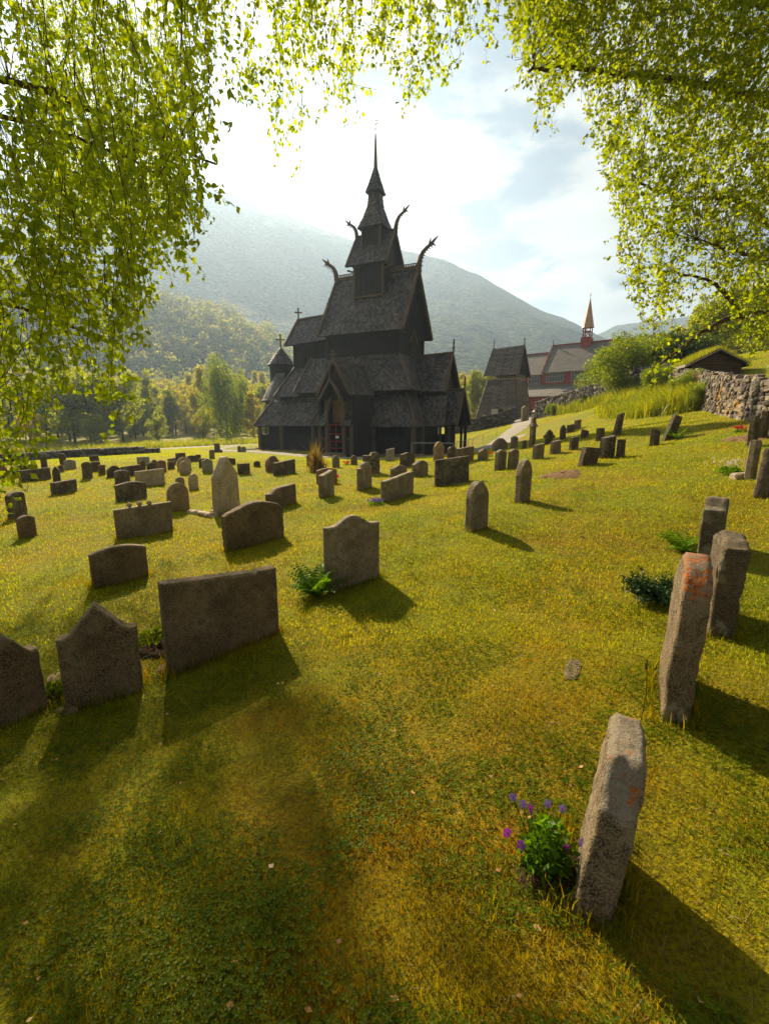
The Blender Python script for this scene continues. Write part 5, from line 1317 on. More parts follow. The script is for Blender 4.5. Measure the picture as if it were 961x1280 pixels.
# ------------------------------------------------------------------ overhanging birches near the camera
def interp_prof(prof_, x): return np.interp(x, [p[0] for p in prof_], [p[1] for p in prof_])
def overhang_tree(name, label, trunk_pts, trunk_r, limbs, strands, mat, leaf, seed, bark='birch_bark', droop=1.0):
    r = np.random.default_rng(seed)
    base = np.array(trunk_pts[0]); t = thing(name, tuple(base), 0, label, 'tree')
    L = lambda p: tuple(np.array(p)-base)
    m = MB(); m.tube([L(p) for p in trunk_pts], trunk_r, 14); m.build('trunk', M[bark], t, smooth=True)
    nodes = []
    for pts, r0 in limbs:
        P = np.array(pts, float)
        # smooth resample
        s = np.linspace(0, len(P)-1, len(P)*6); X = np.stack([np.interp(s, range(len(P)), P[:, k]) for k in range(3)], 1)
        for _ in range(4): X[1:-1] = (X[:-2]+2*X[1:-1]+X[2:])/4
        X[1:-1] += r.normal(0, .012, X[1:-1].shape)
        lm = MB(); lm.tube([L(p) for p in X], list(np.linspace(r0, r0*.22, len(X))), 7); lm.build('limb', M['bark'], t, smooth=True)
        nodes += [p for p in X]
    nodes = np.array(nodes)
    tw = MB(); LP = []; LS = []
    for (pb, length, lat) in strands:
        top = pb + np.array([lat[0], lat[1], length])
        n = max(8, int(length/.034)); s = np.linspace(0, 1, 7)
        curve = np.stack([pb[0] + (top[0]-pb[0])*s**1.6, pb[1] + (top[1]-pb[1])*s**1.6, pb[2] + length*s], 1) + r.normal(0, .012, (7, 3))
        tw.tube([L(p) for p in curve], list(np.linspace(.0012, .0028, 7)), 3, cap=False)
        d = np.linalg.norm(nodes-top, axis=1); q = nodes[np.argmin(d)]
        if d.min() < .9:
            mid = (q+top)/2 + np.array([0, 0, .10*d.min()])
            tw.tube([L(top), L(mid), L(q)], [.0022, .003, .004], 4, cap=False)
        S = r.random(n); pts = np.stack([np.interp(S, s, curve[:, k]) for k in range(3)], 1) + r.normal(0, .022, (n, 3))
        LP.append(pts); LS.append(r.uniform(.7, 1.2, n)*leaf)
        for _ in range(int(length*5)):
            s0 = r.random(); o = np.array([np.interp(s0, s, curve[:, k]) for k in range(3)]); dr = r.normal(size=3); dr[2] = -abs(dr[2])*.9*droop; dr /= np.linalg.norm(dr)
            ln = r.uniform(.08, .26); e = o + dr*ln
            tw.tube([L(o), L(e)], [.0015, .0008], 3, cap=False)
            k = int(ln/.022); u = r.random(k)[:, None]; LP.append(o + (e-o)*u + r.normal(0, .010, (k, 3))); LS.append(r.uniform(.6, 1.15, k)*leaf)
    tw.build('twigs', M['twig'], t)
    P = np.concatenate(LP); Sz = np.concatenate(LS)
    V, F = leaf_quads(P - base, Sz, 1.2*droop, .72, seed)
    link_mesh('leaves', np_mesh('leaves', V, F, r.random(len(F))), mat, t)
    print(name, 'leaves', len(F), 'strands', len(strands)); return t
def make_strands(n, x0, x1, prof_, ytop, Dr, Lr, seed, lat=.12, bias=1.0, keep=None):
    r = np.random.default_rng(seed); out = []
    while len(out) < n:
        px = r.uniform(x0, x1); yb = interp_prof(prof_, px) + r.normal(0, 6); py = ytop + (yb-ytop)*r.random()**bias
        D = r.uniform(*Dr) if not callable(Dr) else Dr(px, py, r)
        if keep and not keep(px, py, r): continue
        # height of the foliage needs head room above the ground
        p = P3(px, py, D)
        out.append((p, r.uniform(*Lr), r.normal(0, lat, 2)))
    return out
left_prof = [(-150,560),(-20,590),(20,600),(35,575),(60,545),(85,500),(110,470),(135,510),(150,500),(172,430),(190,395),(215,360),(240,330),(255,290),(262,200),(275,110),(300,130),(330,165),(350,200),(368,185),(380,110),(400,110),(420,170),(440,178),(452,115),(480,95),(500,110),(520,140),(540,130),(560,95),(590,75),(615,35),(640,10)]
def gap_left(px, py, r):
    if 262 < px and r.random() < .42: return False
    if 268 < px < 320 and py < 130: return r.random() < .25
    if (px-190)**2 + (py-55)**2 < 40**2: return r.random() < .25      # the sun breaks through here
    if px < 265 and py < 240 and r.random() < .5: return False
    return True
LS_ = make_strands(660, -150, 266, left_prof, -130, lambda px, py, r: r.uniform(2.6, 4.8) if py > 250 else r.uniform(3.4, 6.2), (.45, 1.05), 41, keep=gap_left)
LS_ += make_strands(250, 262, 640, left_prof, -120, lambda px, py, r: r.uniform(4.0, 6.4), (.35, .85), 42, keep=gap_left)
# strands added high and far back, put there to shade the foreground turf
LS_ += make_strands(600, 50, 228, [(50,300),(220,300)], 40, lambda px, py, r: r.uniform(11, 17), (.8, 1.6), 47, lat=.3, keep=gap_left)
# few long single twigs hanging lower
for px, py, D, ln in ((145,528,3.4,1.1),(160,512,3.5,.9),(20,606,3.0,.8),(36,612,2.9,.7),(8,590,3.2,.9),(120,505,3.6,.8),(60,560,3.3,.8),(375,205,4.8,.6),(345,212,4.6,.6)):
    LS_.append((P3(px, py, D), ln, np.array([.03, .02])))
zb = tz(-5.4, 2.0)
overhang_tree('birch_tree', 'near weeping birch whose backlit leafy twigs hang into the picture from the left and top', [(-5.4,2.0,zb-.2),(-5.3,2.05,3),(-5.0,2.2,6),(-4.9,2.4,9)], [.26,.21,.17,.10],
  [([(-5.2,2.1,3.6),(-4.2,2.9,4.3),(-3.0,3.8,4.7),(-2.3,4.3,4.7),(-1.9,4.6,4.6)], .03),
   ([(-5.1,2.1,5.0),(-3.8,3.0,6.4),(-2.2,4.0,7.1),(-.8,4.8,7.5),(.6,5.4,7.6),(1.3,5.6,7.4)], .065),
   ([(-5.2,2.1,3.2),(-4.4,3.2,3.5),(-3.6,4.2,3.6),(-2.9,4.9,3.3)], .045),
   ([(-5.3,2.1,2.9),(-4.2,2.8,3.2),(-3.3,3.2,3.1),(-2.8,3.4,2.7)], .035),
   ([(-5.1,2.2,5.2),(-3.6,3.6,6.6),(-2.0,4.8,7.4),(-.3,5.6,7.6)], .06),
   ([(-3.6,3.2,4.9),(-2.8,3.4,5.3),(-1.9,3.5,5.5),(-1.1,3.7,5.4)], .03),
   ([(-5.1,2.2,4.2),(-4.0,3.4,5.0),(-2.8,5.0,5.4),(-1.9,5.8,5.3)], .05)],
  LS_, M['leaf_birch'], .050, 51)
right_prof = [(640,60),(655,120),(675,130),(690,150),(700,150),(715,95),(735,150),(752,230),(768,265),(776,330),(790,395),(812,455),(830,475),(848,450),(862,395),(885,385),(905,390),(925,430),(961,445),(1100,470)]
def gap_right(px, py, r):
    if px < 760 and r.random() < .3: return False
    if 760 < px < 905 and py > 330 and r.random() < .45: return False
    if 772 < px < 815 and 130 < py < 200 and r.random() < .7: return False
    return True
RS_ = make_strands(2300, 640, 1120, right_prof, -130, lambda px, py, r: r.uniform(5.2, 8.8), (.35, .85), 43, lat=.22, keep=gap_right)
RS_ += [(P3(px, py, D), ln, np.array([.05, .02])) for px, py, D, ln in ((668,170,6.0,.5),(690,168,6.1,.5),(760,255,6.5,.5),(815,490,7.0,.6),(835,485,7.1,.6),(935,455,7.4,.7))]
zr_ = tz(9.8, 8.0)
overhang_tree('birch_tree', 'near leafy birch spreading its branches over the wall and slope from the right edge', [(9.8,8.0,zr_-.3),(9.7,8.0,4.5),(9.4,7.9,7.5),(9.2,7.8,11)], [.30,.24,.18,.10],
  [([(9.7,8.0,3.6),tuple(P3(975,385,8.0)),tuple(P3(900,400,7.7)),tuple(P3(850,435,7.4)),tuple(P3(815,462,7.2))], .06),
   ([tuple(P3(930,398,7.8)),tuple(P3(895,355,7.6)),tuple(P3(850,340,7.5)),tuple(P3(800,335,7.3))], .035),
   ([(9.6,8.0,4.6),tuple(P3(985,300,8.0)),tuple(P3(920,245,7.7)),tuple(P3(860,250,7.4)),tuple(P3(800,230,7.2))], .06),
   ([(9.5,7.9,6.0),tuple(P3(960,130,7.8)),tuple(P3(860,100,7.3)),tuple(P3(770,90,6.9)),tuple(P3(700,80,6.6)),tuple(P3(660,90,6.4))], .07),
   ([(9.4,7.9,7.2),tuple(P3(940,0,7.6)),tuple(P3(820,-50,7.0)),tuple(P3(700,-80,6.6)),tuple(P3(640,-90,6.4))], .07),
   ([tuple(P3(990,340,8.0)),tuple(P3(945,320,7.0)),tuple(P3(905,310,6.4)),tuple(P3(870,300,6.0))], .03)],
  RS_, M['leaf_birch_right'], .056, 52, bark='bark', droop=.6)

# ------------------------------------------------------------------ turf: blades, dry grass, clover
def noise2(x, y, s, seed=0):
    """cheap smooth value noise"""
    r = np.random.default_rng(seed); T = r.random((256, 256)); X = x*s; Y = y*s
    i = np.floor(X).astype(int); j = np.floor(Y).astype(int); u = X-i; v = Y-j; u = u*u*(3-2*u); v = v*v*(3-2*v)
    g = lambda a, b: T[a % 256, b % 256]
    return (g(i, j)*(1-u)+g(i+1, j)*u)*(1-v) + (g(i, j+1)*(1-u)+g(i+1, j+1)*u)*v
def polar_scatter(n, r0, r1, p, seed, az=.82):
    r = np.random.default_rng(seed)
    u = r.random(n); e = 2-p
    rr = (r0**e + u*(r1**e-r0**e))**(1/e); a = r.uniform(-az, az, n)
    return rr*np.sin(a), rr*np.cos(a), rr, r
def off_path(x, y):
    ok = np.ones(len(x), bool)
    for P_, w_ in ROUTES:
        for i in range(0, len(P_), 3): ok &= (x-P_[i, 0])**2 + (y-P_[i, 1])**2 > w_*w_
    return ok
def blades(name, n, r0, r1, p, hmin, hmax, w0, mat, seed, label, keep=None, lean=.5):
    x, y, rr, r = polar_scatter(n, r0, r1, p, seed)
    if keep is not None:
        k = keep(x, y, r); x, y, rr = x[k], y[k], rr[k]
    n = len(x); z = terrain(x, y); cl = noise2(x, y, 3.1, 3)*.6 + noise2(x, y, 11., 4)*.4
    h = (hmin + (hmax-hmin)*r.random(n)**1.6*(.3+1.2*cl))*(1+rr*.02)
    a = r.uniform(0, 6.283, n); w = w0*(1+rr*.22)*r.uniform(.7, 1.3, n); la = r.uniform(0, 6.283, n); ll = np.abs(r.normal(0, lean, n))*h
    b = np.stack([x, y, z-.004], 1); dx = np.stack([np.cos(a)*w/2, np.sin(a)*w/2, 0*a], 1); ld = np.stack([np.cos(la)*ll, np.sin(la)*ll, 0*a], 1)
    up = lambda f: np.stack([0*h, 0*h, h*f], 1)
    V = np.stack([b-dx, b+dx, b+dx*.8+ld*.30+up(.55), b-dx*.8+ld*.30+up(.55), b+ld+up(.9+.1*r.random(n))], 1).reshape(-1, 3)
    i = np.arange(n)*5
    F = np.concatenate([np.stack([i, i+1, i+2], 1), np.stack([i, i+2, i+3], 1), np.stack([i+3, i+2, i+4], 1)])
    c = np.clip(r.normal(0, .22, n) + noise2(x, y, 1.1, 8)*.7 + noise2(x, y, 5., 9)*.3, 0, 1)
    o = link_mesh(name, np_mesh(name, V, F, np.concatenate([c, c, c])), mat); tag(o, label, 'grass', kind='stuff'); return o
dryf = lambda x, y: noise2(x+40, y+17, .9, 15)*.6 + noise2(x, y, 3.3, 16)*.4
blades('lawn_grass', 300000, .75, 24, 1.62, .012, .045, .0022, M['blade'], 61, 'short green mown grass covering the slope', lambda x, y, r: r.random(len(x)) > np.clip((dryf(x, y)-.45)*2.2, 0, .75))
blades('lawn_grass', 400000, 3.2, 60, 1.15, .015, .045, .0024, M['blade_far'], 66, 'short sunlit grass of the more distant lawn', lambda x, y, r: (((x*.9+(y-36)*.45)**2/160 + (y-37)**2/90) > 1) & (y < 60) & off_path(x, y))
blades('dry_grass', 80000, .75, 18, 1.6, .010, .034, .0020, M['blade_dry'], 62, 'short dry straw-coloured grass in patches on the slope', lambda x, y, r: r.random(len(x)) < np.clip((dryf(x, y)-.38)*2.4, .08, .9), lean=1.3)
blades('long_grass', 9000, .75, 12, 1.6, .03, .085, .0026, M['blade'], 63, 'longer green grass tufts in the foreground turf', lambda x, y, r: noise2(x, y, 2.2, 31) > .52, lean=.7)
def clover():
    x, y, rr, r = polar_scatter(90000, .75, 13, 1.6, 71)
    k = (noise2(x, y, 1.7, 41)*.6+noise2(x, y, 6, 42)*.4) > r.uniform(.38, .62, len(x)); x, y, rr = x[k], y[k], rr[k]; n = len(x)
    z = terrain(x, y) + r.uniform(.006, .03, n); s = r.uniform(.005, .012, n)*(1+rr*.08); Vs = []; a0 = r.uniform(0, 6.28, n)
    for j in range(3):
        a = a0+j*2.094; d = np.stack([np.cos(a), np.sin(a), .25+0*a], 1); q = np.stack([-np.sin(a), np.cos(a), 0*a], 1); c = np.stack([x, y, z], 1); s_ = s[:, None]
        Vs.append(np.stack([c, c+d*s_*.6+q*s_*.42, c+d*s_*1.05, c+d*s_*.6-q*s_*.42], 1))
    V = np.concatenate(Vs).reshape(-1, 3); F = np.arange(len(V)).reshape(-1, 4)
    o = link_mesh('clover', np_mesh('clover', V, F, np.tile(r.random(n), 3)), M['clover']); tag(o, 'small round clover leaves scattered through the grass', 'clover', kind='stuff')
clover()
def blades_at(name, x, y, hmin, hmax, w, mat, seed, lean=.35, z=None, parent=None, origin=None):
    r = np.random.default_rng(seed); n = len(x); z = terrain(x, y) if z is None else z; h = r.uniform(hmin, hmax, n)*(.45+.9*noise2(x, y, 1.3, 5)); a = r.uniform(0, 6.283, n); la = r.uniform(0, 6.283, n); ll = np.abs(r.normal(0, lean, n))*h
    b = np.stack([x, y, z-.01], 1); 
    if origin is not None: b = b - np.array(origin)
    dx = np.stack([np.cos(a)*w/2, np.sin(a)*w/2, 0*a], 1); ld = np.stack([np.cos(la)*ll, np.sin(la)*ll, 0*a], 1); up = lambda f: np.stack([0*h, 0*h, h*f], 1)
    V = np.stack([b-dx, b+dx, b+dx*.8+ld*.3+up(.55), b-dx*.8+ld*.3+up(.55), b+ld+up(.95)], 1).reshape(-1, 3); i = np.arange(n)*5
    F = np.concatenate([np.stack([i, i+1, i+2], 1), np.stack([i, i+2, i+3], 1), np.stack([i+3, i+2, i+4], 1)])
    c = r.random(n); return link_mesh(name, np_mesh(name, V, F, np.concatenate([c]*3)), mat, parent)
# untrimmed grass round the gravestones
bx, by = [], []
for (g_, w_, h_, yw, lb) in STONES:
    if g_[1] > 20: continue
    ux, uy = np.array([math.cos(R(yw)), math.sin(R(yw))]), np.array([-math.sin(R(yw)), math.cos(R(yw))]); n_ = int(420*(w_+.2)*2/(1+g_[1]*.25))
    rr_ = np.random.default_rng(int(w_*1e4)); a_ = rr_.uniform(-1, 1, n_)*(w_/2+.05); sd = rr_.choice([-1, 1], n_)*(.085+np.abs(rr_.normal(0, .025, n_)))
    e_ = rr_.random(n_) < .2; a_[e_] = np.sign(a_[e_])*(w_/2+np.abs(rr_.normal(0, .03, e_.sum()))); sd[e_] = rr_.uniform(-.09, .09, e_.sum())
    q_ = g_[:2] + a_[:, None]*ux + sd[:, None]*uy; bx.append(q_[:, 0]); by.append(q_[:, 1])
o = blades_at('uncut_grass', np.concatenate(bx), np.concatenate(by), .03, .15, .0045, M['blade'], 177, .4); tag(o, 'longer uncut grass round the feet of the gravestones', 'grass', kind='stuff')
# rough grass and herbs at the foot of the walls
r = np.random.default_rng(77); xs, ys, hs = [], [], []
line = [P3(690,522,42), P3(765,506,32.5), P3(805,499,29), P3(838,494,25.5), P3(866,498,21.5), P3(884,503,19.2)]
wd = [.5, 1.4, 3.0, 3.6, 2.4, .6]
for _ in range(26000):
    u = r.random()**.8*(len(line)-1); k = int(min(u, len(line)-2)); f = u-k; pnt = line[k]*(1-f)+line[k+1]*f; w = wd[k]*(1-f)+wd[k+1]*f
    back = line[k+1]-line[k]; nrm = np.array([-back[1], back[0]]); nrm /= np.linalg.norm(nrm); nrm = nrm if nrm[1] > 0 else -nrm
    q = pnt[:2] + nrm*(r.uniform(-.15, 1)*w*.9) + r.normal(0, .15, 2); xs.append(q[0]); ys.append(q[1])
o = blades_at('rough_grass', np.array(xs), np.array(ys), .3, 1.0, .03, M['tall_grass'], 78); tag(o, 'tall yellow-green rough grass and herbs at the foot of the stone walls', 'tall grass', kind='stuff')
pts = np.repeat(np.stack([np.array(xs), np.array(ys)], 1), 2, 0); kk_ = noise2(pts[:, 0], pts[:, 1], 1.6, 9); pts = pts[kk_ > .38]; kk_ = kk_[kk_ > .38]; pts = pts + r.normal(0, .1, pts.shape); zz_ = terrain(pts[:, 0], pts[:, 1]) + r.random(len(pts))*(kk_-.25)*2.0
V, F = leaf_quads(np.stack([pts[:, 0], pts[:, 1], zz_], 1), .075, 0, .5, 79); o = link_mesh('herbs', np_mesh('herbs', V, F, r.random(len(F))), M['leaf_bright']); tag(o, 'leafy green herbs growing in the tall rough grass by the walls', 'herbs', kind='stuff')
for i, (px, py, D, s_, lab) in enumerate([(778,505,31,.26,'small weedy shrub at the left end of the tall grass by the long wall'),(822,499,26.5,.34,'leafy weed clump in the middle of the tall grass below the hut'),(858,500,21.5,.30,'yellow-green weed clump near the corner of the pale wall'),(876,503,19.3,.24,'weed clump against the end of the pale stone wall'),(735,513,37,.22,'dark green weeds growing at the foot of the long dark wall'),(690,520,42,.22,'weeds at the left foot of the long dark wall')]):
    p = P3(px, py, D); put_tree('bush', p[0], p[1], s_, i*1.1, lab, 'weeds along the stone walls', 'weeds', mat=M['leaf_dark'] if i in (4,) else None)
# roadside grass beyond the road
xs = r.uniform(-45, -4, 16000); ys = 52 + r.uniform(0, 9, 16000) + (xs+20)*.18
o = blades_at('roadside_grass', xs, ys, .3, .9, .06, M['tall_grass'], 80); tag(o, 'tall dry roadside grass beyond the road at the left', 'tall grass', kind='stuff')

# ------------------------------------------------------------------ plants and flowers
def plant(name, label, pos, parts, cat='plant', group=None):
    t = thing(name, tuple(pos), 0, label, cat, group)
    for nm, V, F, rnd, mat in parts: link_mesh(nm, np_mesh(nm, V, F, rnd), mat, t)
    return t
def blob_leaves(n, rad, h, size, seed, z0=.0, down=-.3):
    r = np.random.default_rng(seed); a = r.uniform(0, 6.28, n); q = np.sqrt(r.random(n))*rad; z = z0 + h*r.random(n)*(1-.5*(q/rad)**2)
    P = np.stack([q*np.cos(a), q*np.sin(a), z], 1); V, F = leaf_quads(P, r.uniform(.7, 1.2, n)*size, down, .55, seed); return V, F, r.random(n)
def flower_parts(t, pts, size, seed, mat, petals=5):
    for i, p in enumerate(pts):
        V, F = flowers([p], size, seed+i*7, petals); link_mesh('flower', np_mesh('flower', V, F, [.5]*len(F)), M[mat], t)
def flowers(pts, size, seed, petals=5):
    r = np.random.default_rng(seed); Vs = []
    for p in pts:
        a0 = r.uniform(0, 6.28); n = Vector((r.normal(0, .5), -1+r.normal(0, .3), .5)).normalized(); a = n.cross(Vector((0, 0, 1))).normalized(); b = n.cross(a)
        for k in range(petals):
            t = a0+k*2*math.pi/petals; d = a*math.cos(t)+b*math.sin(t); s = n.cross(d)
            c = Vector(p); Vs += [c, c+d*size*.6+s*size*.38+n*size*.1, c+d*size+n*size*.15, c+d*size*.6-s*size*.38+n*size*.1]
    return np.array([tuple(v) for v in Vs]), np.arange(len(Vs)).reshape(-1, 4)
g = ground_hit(682, 1085)
V, F, c = blob_leaves(520, .085, .20, .035, 90); t = plant('pansy_plant', 'green pansy plant with purple flowers left of the nearest right hand gravestone', g, [('leaves', V, F, c, M['fern'])], 'flower')
r = np.random.default_rng(5)
fp = [(-.14,.02,.13),(-.10,-.02,.12),(-.05,.06,.19),(.05,-.03,.12)]
flower_parts(t, fp, .019, 91, 'petal_purple')
flower_parts(t, [(-.10,.10,.20),(-.07,.08,.19),(.02,.08,.19),(.07,.07,.18),(.10,-.03,.14)], .017, 92, 'petal_violet')
sm = MB()
for q in fp + [(-.10,.10,.20),(-.07,.08,.19),(.02,.08,.19),(.07,.07,.18)]: sm.tube([(q[0]*.2,q[1]*.2,.02),(q[0]*.7,q[1]*.7,q[2]*.6),q], .0016, 4)
sm.build('stems', M['fern'], t)
def patch(name, px, py, rx, ry, mat, seed, h=.012, label=None, cat=None, kind='structure', rz=0):
    g = ground_hit(px, py); rr = np.random.default_rng(seed); n = 26; m = MB(); rings = []
    for k, f in enumerate((0, .35, .7, 1.0)):
        for i in range(n):
            a = i*2*math.pi/n; q = f*(1+.18*math.sin(3*a+seed)+.10*math.sin(7*a+seed*2)); x = g[0]+q*(rx*math.cos(a)*math.cos(rz)-ry*math.sin(a)*math.sin(rz)); y = g[1]+q*(rx*math.cos(a)*math.sin(rz)+ry*math.sin(a)*math.cos(rz))
            rings.append((x, y, tz(x, y) + (h if f < 1 else -.03) + (rr.uniform(-.4, .6)*h if f < 1 else 0)))
    fs = [(k*n+i, (k+1)*n+i, (k+1)*n+(i+1) % n, k*n+(i+1) % n) for k in range(3) for i in range(n)]
    m.add(rings, fs); o = m.build(name, mat, smooth=True); tag(o, label, cat, kind=kind); return o
patch('soil_bed', 690, 1085, .16, .13, M['soil'], 3, .02)
patch('soil_bed', 196, 815, .20, .16, M['soil'], 4, .03)
patch('soil_bed', 72, 868, .16, .12, M['soil'], 5, .03)
patch('bare_earth', 702, 593, .48, .62, M['dirt'], 6, .035)
patch('bare_earth', 935, 548, .5, .6, M['dirt'], 7, .03)
# fern by the hump stone
def fern(name, label, pos, n, ln, seed, spread=1.0, mat='fern'):
    r = np.random.default_rng(seed); Vs = []; 
    for i in range(n):
        a = r.uniform(0, 6.28); l = ln*r.uniform(.6, 1.1); el = r.uniform(.7, 1.35); prev = Vector((0, 0, 0)); K = 12
        for k in range(K):
            f = k/K; e = el-1.5*f*spread; p = prev + Vector((math.cos(a)*math.cos(e), math.sin(a)*math.cos(e), math.sin(e)))*(l/K)
            s = Vector((-math.sin(a), math.cos(a), 0)); w = l*.26*math.sin(math.pi*(f*.85+.1)); d = (p-prev).normalized()
            for sg in (-1, 1): Vs += [prev, prev+s*sg*w*.5+d*l*.05, prev+s*sg*w+d*l*.02-Vector((0,0,w*.25)), prev+s*sg*w*.5-d*l*.012]
            prev = p
    V = np.array([tuple(v) for v in Vs]); F = np.arange(len(V)).reshape(-1, 4); return plant(name, label, pos, [('fronds', V, F, r.random(len(F)), M[mat])], 'fern')
fern('fern_plant', 'bright green fern at the left foot of the hump-topped gravestone', ground_hit(396, 745), 44, .40, 101, .55)
fern('fern_plant', 'ferny weeds behind the stepped gravestone on the right', ground_hit(852, 690), 20, .38, 102, .8)
fern('fern_plant', 'weeds growing behind the dark leaning gravestone high on the slope', ground_hit(846, 549), 14, .5, 103, .6)
# juniper
g = ground_hit(818, 752)
def juniper(g):
    r = np.random.default_rng(6); Ps = []
    for i in range(46):
        a = r.uniform(0, 6.28); el = r.uniform(.15, 1.1); l = r.uniform(.16, .30); d = np.array([math.cos(a)*math.cos(el)*1.1, math.sin(a)*math.cos(el)*1.1, math.sin(el)*.75]); u = r.random(110)[:, None]**.7
        Ps.append(d*l*u + r.normal(0, .016, (110, 3)) + [0, 0, .04])
    P = np.concatenate(Ps); V, F = leaf_quads(P, r.uniform(.018, .036, len(P)), -.4, .40, 7)
    t = plant('juniper_bush', 'low dark green juniper bush left of the orange lichen gravestone', g, [('needles', V, F, r.random(len(F)), M['juniper'])], 'shrub')
juniper(g)
g = ground_hit(74, 872); V, F, c = blob_leaves(170, .10, .14, .05, 110); t = plant('hydrangea_plant', 'leafy plant with pale cream flower head between the two leftmost gravestones', g, [('leaves', V, F, c, M['clover'])], 'flower')
flower_parts(t, [(r.normal(0, .016)+.0, r.normal(0, .016)-.02, .17+r.normal(0, .012)) for _ in range(26)], .012, 111, 'petal_cream', 4)
g = ground_hit(193, 800); V, F, c = blob_leaves(300, .16, .10, .04, 112); t = plant('garden_plant', 'low leafy plant on dark soil left of the wide slab gravestone', g, [('leaves', V, F, c, M['clover'])], 'plant')
flower_parts(t, [(r.normal(0, .08), r.normal(0, .06), .11) for _ in range(6)], .012, 113, 'petal_yellow')
g = ground_hit(470, 631); V, F, c = blob_leaves(260, .16, .08, .04, 114); t = plant('violet_clump', 'purple flower clump at the left foot of the wide grey slab', g, [('leaves', V, F, c, M['fern'])], 'flower')
flower_parts(t, [(r.normal(0, .07), r.normal(0, .07), .10+r.normal(0, .01)) for _ in range(40)], .025, 115, 'petal_violet')
g = ground_hit(911, 592); V, F, c = blob_leaves(300, .20, .14, .05, 116); t = plant('daisy_clump', 'clump of white daisies left of the narrow grey gravestone', g, [('leaves', V, F, c, M['fern'])], 'flower')
flower_parts(t, [(r.normal(0, .17), r.normal(0, .14), .19+r.normal(0, .05)) for _ in range(40)], .022, 117, 'petal_white', 7)
for i, (px, py, lab) in enumerate([(924, 541, 'small bunch of red flowers below the pale stone wall'), (611, 571, 'red flowers beside the small grey uneven gravestone'), (434, 582, 'orange-red flowers at the foot of the small brown gravestone near the portal'), (418, 601, 'red flowers against the low arched dark red gravestone')]):
    g = ground_hit(px, py); V, F, c = blob_leaves(120, .14, .10, .05, 120+i); t = plant('red_flowers', lab, g, [('leaves', V, F, c, M['fern'])], 'flower', 'red grave flowers')
    flower_parts(t, [(r.normal(0, .08), r.normal(0, .07), .14+r.normal(0, .02)) for _ in range(22)], .04, 130+i, 'petal_red')
# tall dry grass clump in front of the church
g = ground_hit(397, 590); n = 260; xs = g[0]+r.normal(0, .14, n); ys = g[1]+r.normal(0, .12, n)
t = thing('grass_clump', tuple(g), 0, 'tall dry reddish grass clump in front of the church portal', 'grass clump')
blades_at('blades', xs, ys, .2, .6, .03, M['blade_dry'], 140, .35, parent=t, origin=g)
xs = g[0]+r.normal(-.1, .06, 60); ys = g[1]+r.normal(0, .05, 60); blades_at('stalks', xs, ys, .7, 1.15, .03, M['blade_dry'], 141, .3, parent=t, origin=g)
# flat stone in the turf, grave borders, pebbles
g = ground_hit(716, 836); m = MB(); rock(m, (0,0,0), (.15,.045,.012), 77, 2); o = m.build('flat_stone', M['stone_brown'], smooth=False); o.location = (g[0], g[1], g[2]+.001); o.rotation_euler = (0,0,R(62)); tag(o, 'small flat pale stone sunk in the grass in front of the orange lichen gravestone', 'stone')
g1_, g2_, g3_ = ground_hit(241, 641), ground_hit(268, 646), ground_hit(272, 634)
m = MB()
pp = [g1_, (g1_+g2_)/2+np.array([0,-.03,0]), g2_]
for i, q in enumerate(np.linspace(0, 1, 7)):
    p = g1_*(1-q)+g2_*q; rock(m, (p[0]-g2_[0], p[1]-g2_[1], p[2]-g2_[2]+.02), (.11,.07,.05), i*13+5, 2)
for i, q in enumerate(np.linspace(0, 1, 5)):
    p = g2_*(1-q)+g3_*q; rock(m, (p[0]-g2_[0], p[1]-g2_[1], p[2]-g2_[2]+.03), (.09,.07,.07), i*17+3, 2)
o = m.build('grave_border', M['stone_light']); o.location = tuple(g2_); tag(o, 'pale stone border at the left foot of the tall pale pointed gravestone', 'grave border')
g = ground_hit(209, 838); m = MB(); rock(m, (0,0,0), (.07,.05,.04), 21, 2); o = m.build('loose_stone', M['stone_light']); o.location = tuple(g); tag(o, 'small pale stone at the left foot of the wide slab gravestone', 'stone')
g = ground_hit(922, 598); m = MB(); rock(m, (0,0,0), (.14,.10,.10), 22, 2); o = m.build('loose_stone', M['stone_light']); o.location = tuple(g); tag(o, 'rounded pale stone between the daisies and the narrow grey gravestone', 'stone')
g = ground_hit(88, 890); m = MB(); rock(m, (0,0,0), (.08,.05,.04), 24, 2); o = m.build('loose_stone', M['stone_brown']); o.location = tuple(g); tag(o, 'brown stone at the foot of the pointed dark gravestone', 'stone')
# fallen leaves
def fallen():
    x, y, rr, r = polar_scatter(150, .8, 9, 1.2, 91); P = np.stack([x, y, terrain(x, y)+.022], 1); n = len(x)
    a = r.uniform(0, 6.28, n); s = r.uniform(.014, .028, n)[:, None]; d = np.stack([np.cos(a), np.sin(a), r.normal(0, .3, n)], 1); q = np.stack([-np.sin(a), np.cos(a), r.normal(0, .3, n)], 1)
    V = np.stack([P, P+d*s*.5+q*s*.4, P+d*s, P+d*s*.5-q*s*.4], 1).reshape(-1, 3); o = link_mesh('fallen_leaves', np_mesh('fallen_leaves', V, np.arange(4*n).reshape(n, 4), r.random(n)), M['dead_leaf']); tag(o, 'fallen yellow and brown birch leaves on the turf', 'fallen leaves', kind='stuff')
fallen()
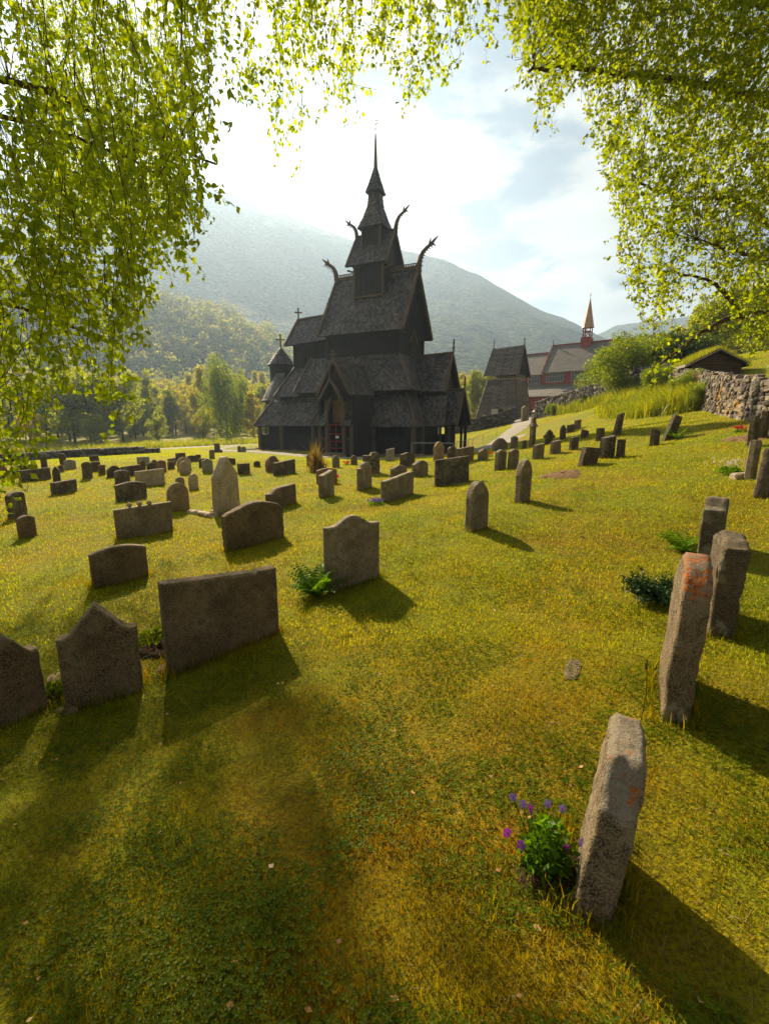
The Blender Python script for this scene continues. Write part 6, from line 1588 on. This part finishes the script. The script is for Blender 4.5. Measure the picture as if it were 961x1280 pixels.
# two grass stalks and twig by the right stones
for px, py, h, lab in ((800, 905, .36, 'tall thin dry grass stalk with a seed head left of the orange lichen gravestone'), (884, 800, .55, 'thin pale grass stalk between the orange lichen gravestone and its neighbour')):
    g = ground_hit(px, py); m = MB(); m.tube([(0,0,0),(.01,0,h*.5),(.0,.01,h)], [.0022,.002,.0012], 4); m.tube([(.0,.01,h*.82),(.0,.01,h*.9),(0,.01,h)], [.002,.006,.001], 5); o = m.build('grass_stalk', M['blade_dry']); o.location = tuple(g); tag(o, lab, 'grass stalk')

# ------------------------------------------------------------------ rails and posts
def rail(name, label, pts, h, nposts, rad=.02, top_only=True, cat='railing'):
    b = np.array(pts[0]); t = thing(name, tuple(b), 0, label, cat); L_ = [0]
    for a, c in zip(pts[:-1], pts[1:]): L_.append(L_[-1]+np.linalg.norm(np.array(c)-np.array(a)))
    P = lambda s: np.array([np.interp(s, L_, [p[k] for p in pts]) for k in range(3)])
    m = MB(); ss = np.linspace(0, L_[-1], max(2, nposts*2)); m.tube([tuple(P(s)+[0,0,h]-b) for s in ss], rad, 6); m.build('handrail', M['metal_rail'], t)
    for s in np.linspace(0, L_[-1], nposts):
        m = MB(); p = P(s); m.tube([tuple(p-b-[0,0,.1]), tuple(p+[0,0,h]-b)], rad, 6); m.build('post', M['metal_rail'], t)
c1 = [np.array([*church_xy(*q), .05]) for q in ((6.2,-7.2),(8.6,-6.4))]
rail('handrail', 'low metal handrail in front of the church west porch', c1, 1.0, 2, .035)
q1, q2 = P3(655, 530, 48), P3(669, 526, 46.5); rail('handrail', 'sloping metal handrail beside the walkway at the gap in the wall', [q1, q2], 1.0, 2, .05)
wk = gh((603,562),(618,553),(632,545),(645,537)); 
left_edge = [np.array([p[0]-1.6, p[1]+.4, tz(p[0]-1.6, p[1]+.4)]) for p in wk]
rail('rope_fence', 'thin rope fence on slim posts along the walkway', left_edge, .75, 6, .018, cat='fence')
g = P3(655, 531, 47.5); V, F = stone_mesh(.75, .30, 1.9, 'arch', 8, 8, .03, 5); me = bpy.data.meshes.new('gate_stone'); me.from_pydata(V, [], F); o = link_mesh('gate_stone', me, M['stone_grey']); o.location = tuple(g); o.rotation_euler = (0,0,R(15)); tag(o, 'upright grey slab stone ending the short wall at the walkway gap', 'stone post')
# roadside barrier
bp = [P3(232,559,53), P3(250,554.5,57), P3(280,553,60), P3(330,551.5,66)]
b0 = bp[0]; t = thing('road_barrier', tuple(b0), 0, 'long low grey road barrier beyond the road left of the church', 'barrier'); m = MB()
for a, c in zip(bp[:-1], bp[1:]): m.beam(tuple(a-b0+[0,0,.15]), tuple(c-b0+[0,0,.15]), .25, .35)
m.build('barrier_rail', M['stone_light'], t)
for s in np.linspace(0, 1, 9):
    p = bp[0]+(bp[-1]-bp[0])*0; u = s*3; k = int(min(u, 2)); p = bp[k]+(bp[k+1]-bp[k])*(u-k); m = MB(); q = p-b0; m.box(q[0]-.1,q[0]+.1,q[1]-.1,q[1]+.1,q[2]-.8,q[2]+.1); m.build('post', M['stone_light'], t)
